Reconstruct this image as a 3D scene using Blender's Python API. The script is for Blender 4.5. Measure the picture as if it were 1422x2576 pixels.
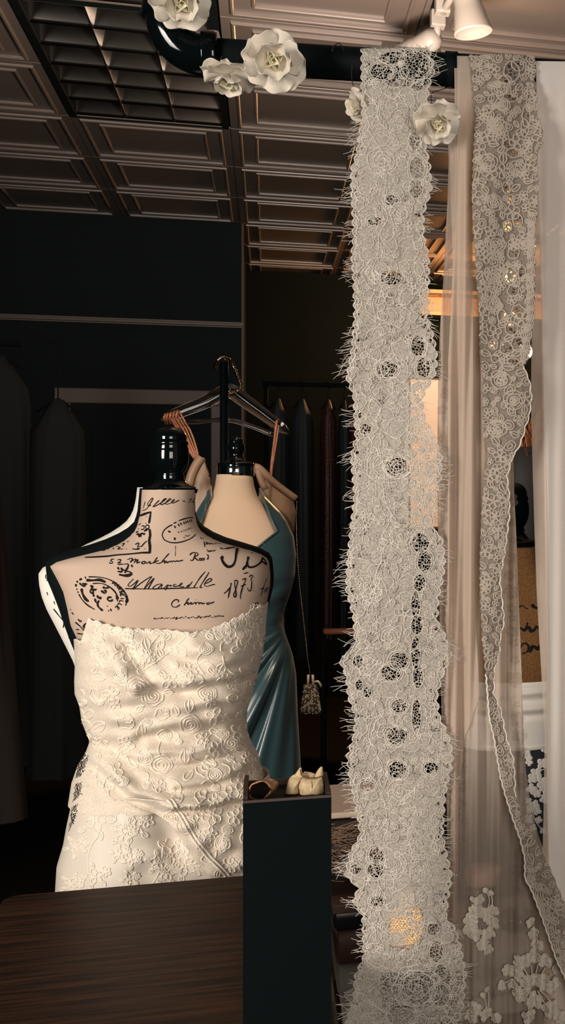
import bpy, bmesh, math, random
import numpy as np
from mathutils import Vector, Matrix
from mathutils.bvhtree import BVHTree

random.seed(7); rng = np.random.default_rng(7)
sc = bpy.context.scene
for o in list(bpy.data.objects): bpy.data.objects.remove(o)
COL = sc.collection

# ------------------------------------------------------------------ camera
F, PX, PY, TH, CZ = 3003.0, 1539.0, 1226.0, 0.282, 1.45
cam_d = bpy.data.cameras.new('camera'); cam = bpy.data.objects.new('camera', cam_d); COL.objects.link(cam)
cam.location = (0, 0, CZ); cam.rotation_euler = (math.pi/2, 0, -TH)
cam_d.sensor_fit = 'AUTO'; cam_d.sensor_width = 36; cam_d.lens = F/2576*36
cam_d.shift_x = -(PX-711)/2576; cam_d.shift_y = -(1288-PY)/2576
cam_d.clip_start = .05; cam_d.clip_end = 60
sc.camera = cam

# ------------------------------------------------------------------ world, light, exposure
w = bpy.data.worlds.new('world'); sc.world = w; w.use_nodes = True
w.node_tree.nodes['Background'].inputs[0].default_value = (.34, .44, .45, 1)
w.node_tree.nodes['Background'].inputs[1].default_value = .028
vs = sc.view_settings
vs.view_transform = 'Standard'; vs.look = 'None'; vs.exposure = 0.0; vs.gamma = 1; vs.use_curve_mapping = False
sc.cycles.transparent_max_bounces = 32
sc.cycles.max_bounces = 8

def area(name, loc, aim, size, power, col, sy=None, spread=180):
    l = bpy.data.lights.new(name, 'AREA'); l.energy = power; l.color = col; l.size = size
    if sy: l.shape = 'RECTANGLE'; l.size_y = sy
    l.spread = math.radians(spread)
    o = bpy.data.objects.new(name, l); COL.objects.link(o); o.location = loc
    o.rotation_euler = (Vector(aim)-Vector(loc)).to_track_quat('-Z', 'Y').to_euler(); return o
def point(name, loc, power, col, r=.05):
    l = bpy.data.lights.new(name, 'POINT'); l.energy = power; l.color = col; l.shadow_soft_size = r
    o = bpy.data.objects.new(name, l); COL.objects.link(o); o.location = loc; return o
def spotl(name, loc, aim, power, col, ang, blend=.6, r=.05):
    l = bpy.data.lights.new(name, 'SPOT'); l.energy = power; l.color = col; l.spot_size = math.radians(ang); l.spot_blend = blend; l.shadow_soft_size = r
    o = bpy.data.objects.new(name, l); COL.objects.link(o); o.location = loc
    o.rotation_euler = (Vector(aim)-Vector(loc)).to_track_quat('-Z', 'Y').to_euler(); return o
area('window_daylight', (-1.75, .2, 1.65), (-.25, 2.2, 1.1), .7, 18.5, (1, .92, .83), 1.1, 90)
area('shop_front_daylight', (.5, -1.3, 1.6), (.3, 3.0, 1.7), 1.2, 17, (1, .92, .84), 1.2, 120)
area('added_ceiling_fill', (.35, 2.85, 2.05), (.25, 3.2, 2.93), .35, 44, (1, .79, .64))  # unseen fill light without a lamp body, added to brighten the near ceiling
spotl('track_spot', (.05, 1.75, 2.78), (-.06, 3.0, 1.15), 52, (1, .78, .56), 34)

# ------------------------------------------------------------------ helpers: pixels to points
FW = np.array([math.sin(TH), math.cos(TH), 0]); RT = np.array([math.cos(TH), -math.sin(TH), 0]); UP = np.array([0, 0, 1.0])
CAM = np.array([0, 0, CZ])
def ray(px, py):
    return FW + RT*((px-PX)/F) + UP*((PY-py)/F)
def pd(px, py, d): return CAM + ray(px, py)*d
def pY(px, py, Y):
    r = ray(px, py); return CAM + r*(Y/r[1])
def pZ(px, py, z):
    r = ray(px, py); return CAM + r*((z-CZ)/r[2])
def frame(px, Y):
    """origin at floor under pixel column px at room depth Y, local axes facing the camera, metres per pixel"""
    r = ray(px, PY); d = Y/r[1]; o = CAM + r*d; o[2] = 0
    h = r.copy(); h[2] = 0; n = np.linalg.norm(h); f = h/n; rt = np.array([f[1], -f[0], 0])
    return o, rt, f, d/(n*F), d
def interp(tab, y):
    t = np.array(tab, float); return np.array([np.interp(y, t[:, 0], t[:, k]) for k in range(1, t.shape[1])])

# ------------------------------------------------------------------ helpers: objects
def tag(o, label=None, cat=None, group=None, kind=None):
    if label: o['label'] = label
    if cat: o['category'] = cat
    if group: o['group'] = group
    if kind: o['kind'] = kind
    return o
def empty(name, loc=(0, 0, 0), label=None, cat=None, group=None, kind=None):
    o = bpy.data.objects.new(name, None); COL.objects.link(o); o.location = Vector([float(v) for v in loc])
    o.empty_display_size = .05
    return tag(o, label, cat, group, kind)
def mesh(name, V, Fc, mat, parent=None, smooth=True, attrs=None, uv=None, kind=None):
    me = bpy.data.meshes.new(name)
    V = np.asarray(V, float).reshape(-1, 3)
    me.from_pydata(V.tolist(), [], [tuple(int(i) for i in f) for f in Fc])
    me.update()
    if smooth: me.polygons.foreach_set('use_smooth', [True]*len(me.polygons))
    for k, a in (attrs or {}).items():
        at = me.attributes.new(k, 'FLOAT', 'POINT'); at.data.foreach_set('value', np.asarray(a, np.float32))
    if uv is not None:
        ul = me.uv_layers.new(name='UVMap'); li = np.zeros(len(me.loops), np.int32); me.loops.foreach_get('vertex_index', li)
        ul.data.foreach_set('uv', np.asarray(uv, np.float32)[li].ravel())
    if mat: me.materials.append(mat)
    o = bpy.data.objects.new(name, me); COL.objects.link(o)
    if parent is not None: attach(o, parent)
    if kind: o['kind'] = kind
    return o
def attach(o, parent):
    o.parent = parent
    o.matrix_parent_inverse = wm(parent).inverted()
def wm(o):
    m = Matrix.LocRotScale(o.location, o.rotation_euler, o.scale)
    return (wm(o.parent) @ o.matrix_parent_inverse @ m) if o.parent else m
class MB:
    def __init__(s): s.v = []; s.f = []
    def add(s, V, Fc):
        n = len(s.v); s.v += [tuple(float(c) for c in p) for p in V]; s.f += [tuple(i+n for i in f) for f in Fc]; return s
    def box(s, a, b):
        x0, y0, z0 = np.minimum(a, b); x1, y1, z1 = np.maximum(a, b)
        return s.add([(x0,y0,z0),(x1,y0,z0),(x1,y1,z0),(x0,y1,z0),(x0,y0,z1),(x1,y0,z1),(x1,y1,z1),(x0,y1,z1)],
                     [(0,3,2,1),(4,5,6,7),(0,1,5,4),(1,2,6,5),(2,3,7,6),(3,0,4,7)])
    def tube(s, P, r, n=8, cap=True, nrm=None):
        V, Fc = tube(P, r, n, cap, nrm); return s.add(V, Fc)
    def lathe(s, prof, c=(0, 0, 0), n=24, axis=None):
        V, Fc = lathe(prof, n); V = np.array(V)
        if axis is not None:
            q = Vector((0, 0, 1)).rotation_difference(Vector([float(x) for x in axis])).to_matrix(); V = V @ np.array(q).T
        return s.add(V+np.array(c), Fc)
    def build(s, name, mat, parent=None, smooth=False, bevel=0, **k):
        o = mesh(name, s.v, s.f, mat, parent, smooth, **k)
        if bevel:
            m = o.modifiers.new('bevel', 'BEVEL'); m.width = bevel; m.segments = 2; m.limit_method = 'ANGLE'
        return o
def lathe(prof, n=24):
    V, Fc = [], []
    for r, z in prof:
        for k in range(n):
            a = 2*math.pi*k/n; V.append((r*math.cos(a), r*math.sin(a), z))
    m = len(prof)
    for i in range(m-1):
        for k in range(n):
            k2 = (k+1) % n; Fc.append((i*n+k, i*n+k2, (i+1)*n+k2, (i+1)*n+k))
    Fc.append(tuple(range(n))[::-1]); Fc.append(tuple(range((m-1)*n, m*n)))
    return V, Fc
def tube(P, r, n=8, cap=True, nrm=None, closed=False):
    P = np.asarray(P, float); m = len(P); r = np.broadcast_to(np.asarray(r, float), (m,))
    if closed: T = np.roll(P, -1, 0)-np.roll(P, 1, 0)
    else: T = np.gradient(P, axis=0)
    T /= np.linalg.norm(T, axis=1)[:, None]+1e-12
    if nrm is None:
        ref = np.array([0, 0, 1.0]) if abs(T[:, 2]).mean() < .8 else np.array([0, 1.0, 0]); N = np.tile(ref, (m, 1))
    else: N = np.broadcast_to(np.asarray(nrm, float), (m, 3))
    B = np.cross(T, N); B /= np.linalg.norm(B, axis=1)[:, None]+1e-12; N = np.cross(B, T)
    a = np.arange(n)*2*math.pi/n
    V = (P[:, None]+r[:, None, None]*(np.cos(a)[None, :, None]*B[:, None]+np.sin(a)[None, :, None]*N[:, None])).reshape(-1, 3)
    Fc = []
    for i in range(m if closed else m-1):
        j = (i+1) % m
        for k in range(n):
            k2 = (k+1) % n; Fc.append((i*n+k, j*n+k, j*n+k2, i*n+k2))
    if cap and not closed: Fc.append(tuple(range(n))); Fc.append(tuple(range((m-1)*n, m*n))[::-1])
    return V, Fc
def grid_faces(R, C, wrap=False):
    Fc = []
    for i in range(R-1):
        for k in range(C if wrap else C-1):
            k2 = (k+1) % C; Fc.append((i*C+k, i*C+k2, (i+1)*C+k2, (i+1)*C+k))
    return Fc
def resample(P, step, closed=False):
    P = np.asarray(P, float)
    if closed: P = np.vstack([P, P[:1]])
    L = np.r_[0, np.cumsum(np.linalg.norm(np.diff(P, axis=0), axis=1))]
    n = max(2, int(L[-1]/step)+1); t = np.linspace(0, L[-1], n)
    Q = np.c_[[np.interp(t, L, P[:, k]) for k in range(P.shape[1])]].T
    return Q[:-1] if closed else Q
def smooth_line(P, step=2.0, closed=False):
    """Catmull-Rom through the points"""
    P = np.asarray(P, float); n = len(P)
    if n < 3: return resample(P, step)
    if closed: Q = np.vstack([P[-1], P, P[0], P[1]])
    else: Q = np.vstack([2*P[0]-P[1], P, 2*P[-1]-P[-2]])
    out = []
    for i in range(len(Q)-3):
        p0, p1, p2, p3 = Q[i:i+4]
        for t in np.linspace(0, 1, 8, endpoint=False):
            out.append(.5*((2*p1)+(p2-p0)*t+(2*p0-5*p1+4*p2-p3)*t*t+(3*p1-p0-3*p2+p3)*t**3))
    if not closed: out.append(P[-1])
    return resample(out, step, closed)

# ------------------------------------------------------------------ materials
def mat(name, col, rough=.6, metal=0, spec=.5, **k):
    m = bpy.data.materials.new(name); m.use_nodes = True; nt = m.node_tree; b = nt.nodes['Principled BSDF']
    b.inputs['Base Color'].default_value = (*col, 1); b.inputs['Roughness'].default_value = rough; b.inputs['Metallic'].default_value = metal
    b.inputs['Specular IOR Level'].default_value = spec
    if 'sheen' in k: b.inputs['Sheen Weight'].default_value = k['sheen']; b.inputs['Sheen Roughness'].default_value = .4
    if 'coat' in k: b.inputs['Coat Weight'].default_value = k['coat']; b.inputs['Coat Roughness'].default_value = .05
    if 'trans' in k: b.inputs['Transmission Weight'].default_value = k['trans']
    if 'emit' in k: b.inputs['Emission Color'].default_value = (*k['emit'][0], 1); b.inputs['Emission Strength'].default_value = k['emit'][1]
    if 'aniso' in k: b.inputs['Anisotropic'].default_value = k['aniso']
    if 'bump' in k:   # (scale, strength, kind, stretch)
        sc_, st, kind, str_ = k['bump']
        tc = nt.nodes.new('ShaderNodeTexCoord'); mp = nt.nodes.new('ShaderNodeMapping'); mp.inputs['Scale'].default_value = str_
        nt.links.new(tc.outputs['Object'], mp.inputs[0])
        if kind == 'noise':
            t = nt.nodes.new('ShaderNodeTexNoise'); t.inputs['Scale'].default_value = sc_; t.inputs['Detail'].default_value = 5; out = t.outputs[0]
        elif kind == 'voronoi':
            t = nt.nodes.new('ShaderNodeTexVoronoi'); t.inputs['Scale'].default_value = sc_; out = t.outputs[0]
        elif kind == 'wave':
            t = nt.nodes.new('ShaderNodeTexWave'); t.inputs['Scale'].default_value = sc_; t.inputs['Distortion'].default_value = 1; out = t.outputs[1]
        nt.links.new(mp.outputs[0], t.inputs[0])
        bp = nt.nodes.new('ShaderNodeBump'); bp.inputs['Strength'].default_value = st; bp.inputs['Distance'].default_value = k.get('dist', .002)
        nt.links.new(out, bp.inputs['Height']); nt.links.new(bp.outputs[0], b.inputs['Normal'])
        if 'col2' in k:
            mx = nt.nodes.new('ShaderNodeMix'); mx.data_type = 'RGBA'; rp = nt.nodes.new('ShaderNodeValToRGB')
            rp.color_ramp.elements[0].position = k.get('lo', .35); rp.color_ramp.elements[1].position = k.get('hi', .65)
            nt.links.new(out, rp.inputs[0]); nt.links.new(rp.outputs[0], mx.inputs[0])
            mx.inputs[6].default_value = (*col, 1); mx.inputs[7].default_value = (*k['col2'], 1)
            nt.links.new(mx.outputs[2], b.inputs['Base Color'])
    return m
def sheer(name, col, alpha, transl=.4, var=0, scale=60, stretch=(1, 1, 1), lo=.4, hi=.6, fade=False):
    """thin woven cloth: part of the light passes straight through, the rest is scattered on both sides"""
    m = bpy.data.materials.new(name); m.use_nodes = True; nt = m.node_tree; nt.nodes.clear(); N = nt.nodes.new; L = nt.links.new
    out = N('ShaderNodeOutputMaterial'); tr = N('ShaderNodeBsdfTransparent'); df = N('ShaderNodeBsdfDiffuse'); tl = N('ShaderNodeBsdfTranslucent')
    m1 = N('ShaderNodeMixShader'); m2 = N('ShaderNodeMixShader')
    df.inputs[0].default_value = (*col, 1); tl.inputs[0].default_value = (*col, 1); m1.inputs[0].default_value = transl
    L(df.outputs[0], m1.inputs[1]); L(tl.outputs[0], m1.inputs[2]); L(tr.outputs[0], m2.inputs[1]); L(m1.outputs[0], m2.inputs[2])
    m2.inputs[0].default_value = alpha; L(m2.outputs[0], out.inputs[0])
    if fade:   # the weave thins out where the point attribute 'weave' falls
        at = N('ShaderNodeAttribute'); at.attribute_name = 'weave'; mu = N('ShaderNodeMath'); mu.operation = 'MULTIPLY'; mu.inputs[0].default_value = alpha
        L(at.outputs['Fac'], mu.inputs[1]); L(mu.outputs[0], m2.inputs[0])
    if var:
        tc = N('ShaderNodeTexCoord'); mp = N('ShaderNodeMapping'); mp.inputs['Scale'].default_value = stretch
        t = N('ShaderNodeTexNoise'); t.inputs['Scale'].default_value = scale; t.inputs['Detail'].default_value = 6
        mr = N('ShaderNodeMapRange'); mr.inputs[1].default_value = lo; mr.inputs[2].default_value = hi
        mr.inputs[3].default_value = alpha-var; mr.inputs[4].default_value = min(1, alpha+var)
        L(tc.outputs['Object'], mp.inputs[0]); L(mp.outputs[0], t.inputs[0]); L(t.outputs[0], mr.inputs[0]); L(mr.outputs[0], mu.inputs[0] if fade else m2.inputs[0])
    return m
def lace_mat(name, col, cell, edge, dense=.93):
    """cloth where the point attribute 'dens' is high, an open hexagonal net where it is low (UVs are metres)"""
    m = bpy.data.materials.new(name); m.use_nodes = True; nt = m.node_tree; nt.nodes.clear(); N = nt.nodes.new; L = nt.links.new
    out = N('ShaderNodeOutputMaterial'); tr = N('ShaderNodeBsdfTransparent'); df = N('ShaderNodeBsdfDiffuse'); tl = N('ShaderNodeBsdfTranslucent')
    m1 = N('ShaderNodeMixShader'); m2 = N('ShaderNodeMixShader'); m1.inputs[0].default_value = .3
    at = N('ShaderNodeAttribute'); at.attribute_name = 'dens'; uv = N('ShaderNodeUVMap')
    vo = N('ShaderNodeTexVoronoi'); vo.feature = 'DISTANCE_TO_EDGE'; vo.inputs['Randomness'].default_value = .8; vo.inputs['Scale'].default_value = 1/cell
    ns = N('ShaderNodeTexNoise'); ns.inputs['Scale'].default_value = 1500; ns.inputs['Detail'].default_value = 2
    lw = N('ShaderNodeMath'); lw.operation = 'LESS_THAN'; lw.inputs[1].default_value = edge
    L(uv.outputs[0], vo.inputs['Vector']); L(uv.outputs[0], ns.inputs['Vector']); L(vo.outputs['Distance'], lw.inputs[0])
    s = N('ShaderNodeMath'); s.operation = 'MULTIPLY_ADD'; s.inputs[1].default_value = .9; s.inputs[2].default_value = -.45   # speckle
    L(ns.outputs[0], s.inputs[0]); ad = N('ShaderNodeMath'); L(at.outputs['Fac'], ad.inputs[0]); L(s.outputs[0], ad.inputs[1])
    mr = N('ShaderNodeMapRange'); mr.interpolation_type = 'SMOOTHSTEP'; mr.inputs[1].default_value = .35; mr.inputs[2].default_value = .65; mr.inputs[4].default_value = dense
    L(ad.outputs[0], mr.inputs[0]); mx = N('ShaderNodeMath'); mx.operation = 'MAXIMUM'; L(mr.outputs[0], mx.inputs[0]); L(lw.outputs[0], mx.inputs[1])
    cr = N('ShaderNodeMix'); cr.data_type = 'RGBA'; cr.inputs[6].default_value = (*[c*.72 for c in col], 1); cr.inputs[7].default_value = (*[min(1, c*1.12) for c in col], 1)
    n2 = N('ShaderNodeTexNoise'); n2.inputs['Scale'].default_value = 420; L(uv.outputs[0], n2.inputs['Vector'])
    r2 = N('ShaderNodeMapRange'); r2.inputs[1].default_value = .35; r2.inputs[2].default_value = .65; L(n2.outputs[0], r2.inputs[0]); L(r2.outputs[0], cr.inputs[0])
    L(cr.outputs[2], df.inputs[0]); L(cr.outputs[2], tl.inputs[0])
    bp = N('ShaderNodeBump'); bp.inputs['Strength'].default_value = .5; bp.inputs['Distance'].default_value = .0008; L(n2.outputs[0], bp.inputs['Height']); L(bp.outputs[0], df.inputs['Normal'])
    L(df.outputs[0], m1.inputs[1]); L(tl.outputs[0], m1.inputs[2]); L(tr.outputs[0], m2.inputs[1]); L(m1.outputs[0], m2.inputs[2])
    L(mx.outputs[0], m2.inputs[0]); L(m2.outputs[0], out.inputs[0]); return m

M = {}
M['black'] = mat('black_paint', (.003, .0058, .0063), .75, spec=.10)
M['gloss'] = mat('black_gloss', (.002, .0036, .004), .08, spec=.5)
M['pipe'] = mat('black_iron', (.003, .0055, .006), .6, spec=.08)
M['wall'] = mat('dark_wall', (.015, .022, .0235), .85, spec=.1, bump=(30, .15, 'noise', (1, 1, 1)))
M['tin'] = mat('pressed_tin', (.150, .121, .104), .33, metal=.0, spec=.9, bump=(9, .08, 'noise', (1, 1, 1)), dist=.01)
M['trim'] = mat('painted_trim', (.15, .12, .105), .45)
M['alu'] = mat('brushed_louver', (.17, .155, .14), .2, metal=1)
M['chrome'] = mat('chrome', (.8, .8, .8), .06, metal=1)
M['canvas'] = mat('printed_canvas', (.54, .40, .31), .85, spec=.15, bump=(1400, .25, 'noise', (1, 1, 1)), dist=.0006)
M['canvas_back'] = mat('pale_canvas', (.80, .76, .68), .85, spec=.15, bump=(1400, .25, 'noise', (1, 1, 1)), dist=.0006)
M['linen'] = mat('cream_linen', (.62, .45, .32), .85, spec=.15, bump=(900, .2, 'noise', (1, 1, 1)), dist=.0006)
M['ink'] = mat('black_ink', (.012, .010, .009), .8, spec=.1)
M['lace_dress'] = mat('ivory_lace', (.82, .72, .60), .6, spec=.25, sheen=.3, bump=(520, .55, 'noise', (1, 1, 1)), dist=.0014, col2=(.68, .57, .45), lo=.4, hi=.62)
M['cord_dress'] = mat('ivory_cord', (.86, .77, .65), .55, spec=.25)
M['satin'] = mat('ivory_satin', (.74, .65, .55), .4, sheen=.2, bump=(900, .12, 'wave', (1, 1, 1)), dist=.0006)
M['teal'] = mat('teal_satin', (.029, .066, .078), .30, spec=.7, sheen=.2)
M['beige_satin'] = mat('beige_satin', (.35, .22, .14), .4, spec=.4)
M['copper'] = mat('copper_ribbon', (.42, .15, .07), .3, spec=.6)
M['acrylic'] = mat('clear_acrylic', (.95, .93, .93), .04, trans=1.0)
M['walnut'] = mat('dark_walnut', (.013, .0075, .005), .5, spec=.08, bump=(5, .12, 'noise', (1.5, 26, 26)), col2=(.055, .024, .0125), dist=.001, lo=.38, hi=.66)
M['boxwood'] = mat('box_edge_wood', (.040, .022, .015), .55, spec=.2)
M['rose'] = mat('rose_petal', (.74, .66, .55), .5, spec=.3, sheen=.2)
M['rose_in'] = mat('rose_heart', (.80, .73, .53), .5, spec=.3)
M['white'] = mat('white_enamel', (.33, .30, .27), .4)
M['wire'] = mat('dark_wire', (.03, .022, .018), .5)
# ================================================================== SETTING
CEIL = 2.926; S = .6096; GX, GY = -.75, 3.934
st = lambda o: tag(o, kind='structure')
b = MB(); b.box((-3.2, -1.0, -.05), (3.6, 8.6, 0)); st(b.build('floor', mat('dark_floor', (.010, .009, .0085), .6, spec=.1)))
ceil = empty('ceiling', (0, 5, CEIL), kind='structure')
b = MB(); b.box((-3.2, 1.2, CEIL+.09), (3.6, 8.6, CEIL+.12)); b.build('ceiling_deck', M['black'], ceil)
prof = [(.3048, .006), (.3025, 0), (.272, 0), (.271, -.005), (.268, -.0085), (.262, -.0085), (.259, -.005), (.258, .003), (.257, .0035), (.207, .0035), (.206, -.0015), (.203, -.005), (.198, -.005), (.195, -.0015), (.194, .006), (.150, .0065)]
V, Fc = [], []
for h, z in prof: V += [(-h, -h, z), (h, -h, z), (h, h, z), (-h, h, z)]
for i in range(len(prof)-1):
    for k in range(4):
        k2 = (k+1) % 4; Fc.append((i*4+k, (i+1)*4+k, (i+1)*4+k2, i*4+k2))
n = len(prof)*4; Fc.append((n-4, n-3, n-2, n-1)[::-1])
Fc = [f[::-1] for f in Fc]
tile0 = None
for j in range(-4, 8):
    for i in range(-4, 6):
        if i == 0 and -2 <= j <= 1: continue
        p = Vector((GX+(i+.5)*S, GY+(j+.5)*S, CEIL))
        if tile0 is None: o = tile0 = mesh('ceiling_tile', V, Fc, M['tin'], None, False)
        else: o = tile0.copy(); COL.objects.link(o)
        o.location = p; attach(o, ceil)
# recessed louver lights
def light_fixture(j, label):
    x0, x1, y0, y1 = GX+.004, GX+S-.004, GY+j*S+.004, GY+(j+2)*S-.004
    t = empty('ceiling_light', ((x0+x1)/2, (y0+y1)/2, CEIL), label, 'ceiling light', 'recessed louver lights')
    fw = .026; b = MB()
    b.box((x0, y0, CEIL-.006), (x0+fw, y1, CEIL+.08)); b.box((x1-fw, y0, CEIL-.006), (x1, y1, CEIL+.08))
    b.box((x0+fw, y0, CEIL-.006), (x1-fw, y0+fw*.5, CEIL+.08)); b.box((x0+fw, y1-fw*.5, CEIL-.006), (x1-fw, y1, CEIL+.08))
    b.build('frame', M['black'], t)
    b = MB(); b.box((x0+fw, y0+fw*.5, CEIL+.074), (x1-fw, y1-fw*.5, CEIL+.08)); b.build('reflector', M['alu'], t)
    b = MB(); b.box((x0+fw, y0+.013, CEIL-.004), (x1-fw, y0+.02, CEIL+.002)); b.build('rim', M['trim'], t)
    b = MB(); b.box((x0+fw, y1-.02, CEIL-.004), (x1-fw, y1-.013, CEIL+.002)); b.build('rim', M['trim'], t)
    xa, xb = x0+fw, x1-fw; ya, yb = y0+.02, y1-.02
    for k in range(0, 7):   # cross blades, parabolic section
        yc = ya+(yb-ya)*k/6; V = []; ws = [(.0015, 0), (.006, .012), (.014, .03), (.024, .05), (.034, .066)]
        for w_, z in ws: V += [(xa, yc-w_, CEIL+z), (xb, yc-w_, CEIL+z)]
        for w_, z in ws: V += [(xa, yc+w_, CEIL+z), (xb, yc+w_, CEIL+z)]
        Fc = [(2*i, 2*i+1, 2*i+3, 2*i+2) for i in range(4)] + [(10+2*i, 12+2*i, 13+2*i, 11+2*i) for i in range(4)] + [(0, 10, 11, 1)]
        if 0 < k: mesh('cross_blade', V, Fc, M['alu'], t)
    for k in (1, 2):
        xc = xa+(xb-xa)*k/3; b = MB()
        b.add([(xc-.003, ya, CEIL-.001), (xc+.003, ya, CEIL-.001), (xc+.003, yb, CEIL-.001), (xc-.003, yb, CEIL-.001), (xc-.02, ya, CEIL+.066), (xc+.02, ya, CEIL+.066), (xc+.02, yb, CEIL+.066), (xc-.02, yb, CEIL+.066)],
              [(0, 3, 2, 1), (0, 1, 5, 4), (1, 2, 6, 5), (2, 3, 7, 6), (3, 0, 4, 7)]).build('long_blade', M['louver_dark'], t)
M['louver_dark'] = mat('louver_blade_dark', (.16, .15, .14), .35, metal=1)
light_fixture(0, 'recessed ceiling light with three rows of metal louver cells, unlit, above the pipe elbow')
light_fixture(-2, 'recessed louver light mostly hidden, the nearer one joined end to end behind the top rose')
# walls
M['wall_b'] = mat('black_back_wall', (.007, .010, .011), .9, spec=.05)
WY = 6.97; PXR = -.13
b = MB(); b.box((-3.2, WY, 0), (PXR, WY+.08, CEIL-.002)); wl = st(b.build('wall_partition', M['wall']))
b = MB(); b.box((PXR-.08, WY+.08, 0), (PXR, 8.47, CEIL-.002)); st(b.build('wall_return', M['wall']))
b = MB(); b.box((PXR-.08, 8.47, 0), (3.5, 8.55, CEIL-.002)); st(b.build('wall_back', M['wall_b']))
b = MB(); b.box((-3.2, 1.2, 0), (-3.12, WY, CEIL-.002)); st(b.build('wall_left', M['wall']))
b = MB(); b.box((3.5, 1.2, 0), (3.58, 8.5, CEIL-.002)); st(b.build('wall_right', M['wall']))
zr = 2.352
b = MB()
for (dz0, dz1, dy) in ((-.016, -.008, .018), (-.008, .006, .030), (.006, .016, .022)): b.box((-3.1, WY-dy, zr+dz0), (PXR+.012, WY-.001, zr+dz1))
st(b.build('trim_1', M['trim'], bevel=.002))
b = MB(); b.box((PXR, WY-.012, 1.2), (PXR+.012, WY+.002, CEIL-.01)); st(b.build('trim_2', mat('corner_bead', (.10, .045, .03), .5)))
dr = empty('door_1', (-.64, WY, 0), kind='structure')
xo0, xo1, zo = -1.085, -.21, 1.984; tw = .082
def arch(x0, x1, z0, z1, name):
    bb = MB(); bb.box((x0, WY-.03, z0), (x1, WY-.001, z1)); bb.build(name, M['trim_dim'], dr, bevel=.006)
M['trim_dim'] = mat('door_trim', (.15, .118, .10), .55)
arch(xo0, xo0+tw, 0, zo-tw, 'door_casing'); arch(xo1-tw, xo1, 0, zo-tw, 'door_casing'); arch(xo0, xo1, zo-tw, zo, 'door_head')
b = MB(); b.box((xo0+tw, WY-.012, .01), (xo1-tw, WY-.002, zo-tw)); dl = b.build('door_leaf', M['wall'], dr)
for z0, z1 in ((.2, .9), (1.05, 1.75)):
    b = MB(); b.box((xo0+tw+.1, WY-.018, z0), (xo1-tw-.1, WY-.011, z1)); b.build('door_panel', M['wall'], dl, bevel=.006)
b = MB(); b.lathe([(.002, 0), (.012, .002), (.012, .03), (.026, .04), (.028, .055), (.018, .066), (.003, .068)], (xo1-tw-.05, WY-.012, 1.0), 16, (0, -1, 0)); b.build('door_knob', M['chrome'], dl, True)

# ================================================================== GENERIC LOFT BODIES
class Loft:
    """stack of rounded sections given as (py, left px, right px, depth half m) at pixel column c and room depth Y"""
    def __init__(s, c, Y, tab, p=2.0, back=1.0):
        s.o, s.rt, s.f, s.k, s.d = frame(c, Y); s.c = c; s.tab = np.array(tab, float); s.p = p; s.back = back
    def z(s, py): return CZ+(PY-py)*s.d/F
    def py(s, z): return PY-(z-CZ)*F/s.d
    def pts(s, py, a, off=0, extra=None):
        """py, a arrays; a = 0 left silhouette, pi/2 front, pi right, 3pi/2 back"""
        L, R, b = interp(s.tab, py); m = ((L+R)/2-s.c)*s.k; h = (R-L)/2*s.k+off; bb = b+off
        ca, sa = np.cos(a), np.sin(a); e = 2/s.p
        x = m-h*np.sign(ca)*abs(ca)**e; y = -np.where(sa > 0, bb, bb*s.back)*np.sign(sa)*abs(sa)**e
        if extra is not None: y = y-extra*np.clip(sa, 0, 1)
        return s.o+x[..., None]*s.rt+y[..., None]*s.f+np.stack([0*x, 0*x, s.z(py)+0*x], -1)
    def px(s, py, a):
        L, R, b = interp(s.tab, py); c = np.cos(a); return (L+R)/2-(R-L)/2*np.sign(c)*abs(c)**(2/s.p)
    def at(s, px, py, off=0):
        px, py = np.asarray(px, float), np.asarray(py, float); L, R, b = interp(s.tab, py); q = np.clip(((L+R)/2-px)/((R-L)/2), -1, 1)
        return s.pts(py, np.arccos(np.sign(q)*abs(q)**(s.p/2)), off)
    def surf(s, name, y0, y1, rows, m, parent, a0=0, a1=2*math.pi, cols=48, off=0, disp=None, keep=None, cap=True, smooth=True, top=None, attrs=None):
        wrap = abs(a1-a0-2*math.pi) < 1e-6
        a = np.linspace(a0, a1, cols, endpoint=not wrap); t = np.linspace(0, 1, rows)
        A, T = np.meshgrid(a, t)
        if top is not None:
            y_top = top(s, a); PYv = y_top[None, :]+(y1-y_top[None, :])*T
        else: PYv = y0+(y1-y0)*T
        ex = disp(s.px(PYv, A), PYv, A) if disp is not None else None
        V = s.pts(PYv, A, off, ex).reshape(-1, 3); Fc = grid_faces(rows, cols, wrap)
        if keep is not None:
            k = keep(s.px(PYv, A), PYv, A).ravel(); Fc = [f for f in Fc if all(k[i] for i in f)]
        if cap and wrap and keep is None:
            Fc.append(tuple(range(cols))[::-1]); Fc.append(tuple(range((rows-1)*cols, rows*cols)))
        Fc = [f[::-1] for f in Fc]
        return mesh(name, V, Fc, m, parent, smooth)
def bvh_of(o):
    mw = wm(o); return BVHTree.FromPolygons([mw @ v.co for v in o.data.vertices], [tuple(p.vertices) for p in o.data.polygons])
def hit(bv, px, py):
    r = Vector(ray(px, py)).normalized(); h = bv.ray_cast(Vector(CAM), r)
    if h[0] is None: return None
    n = h[1]; n = -n if n.dot(r) > 0 else n
    return np.array(h[0]), np.array(n)
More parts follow.
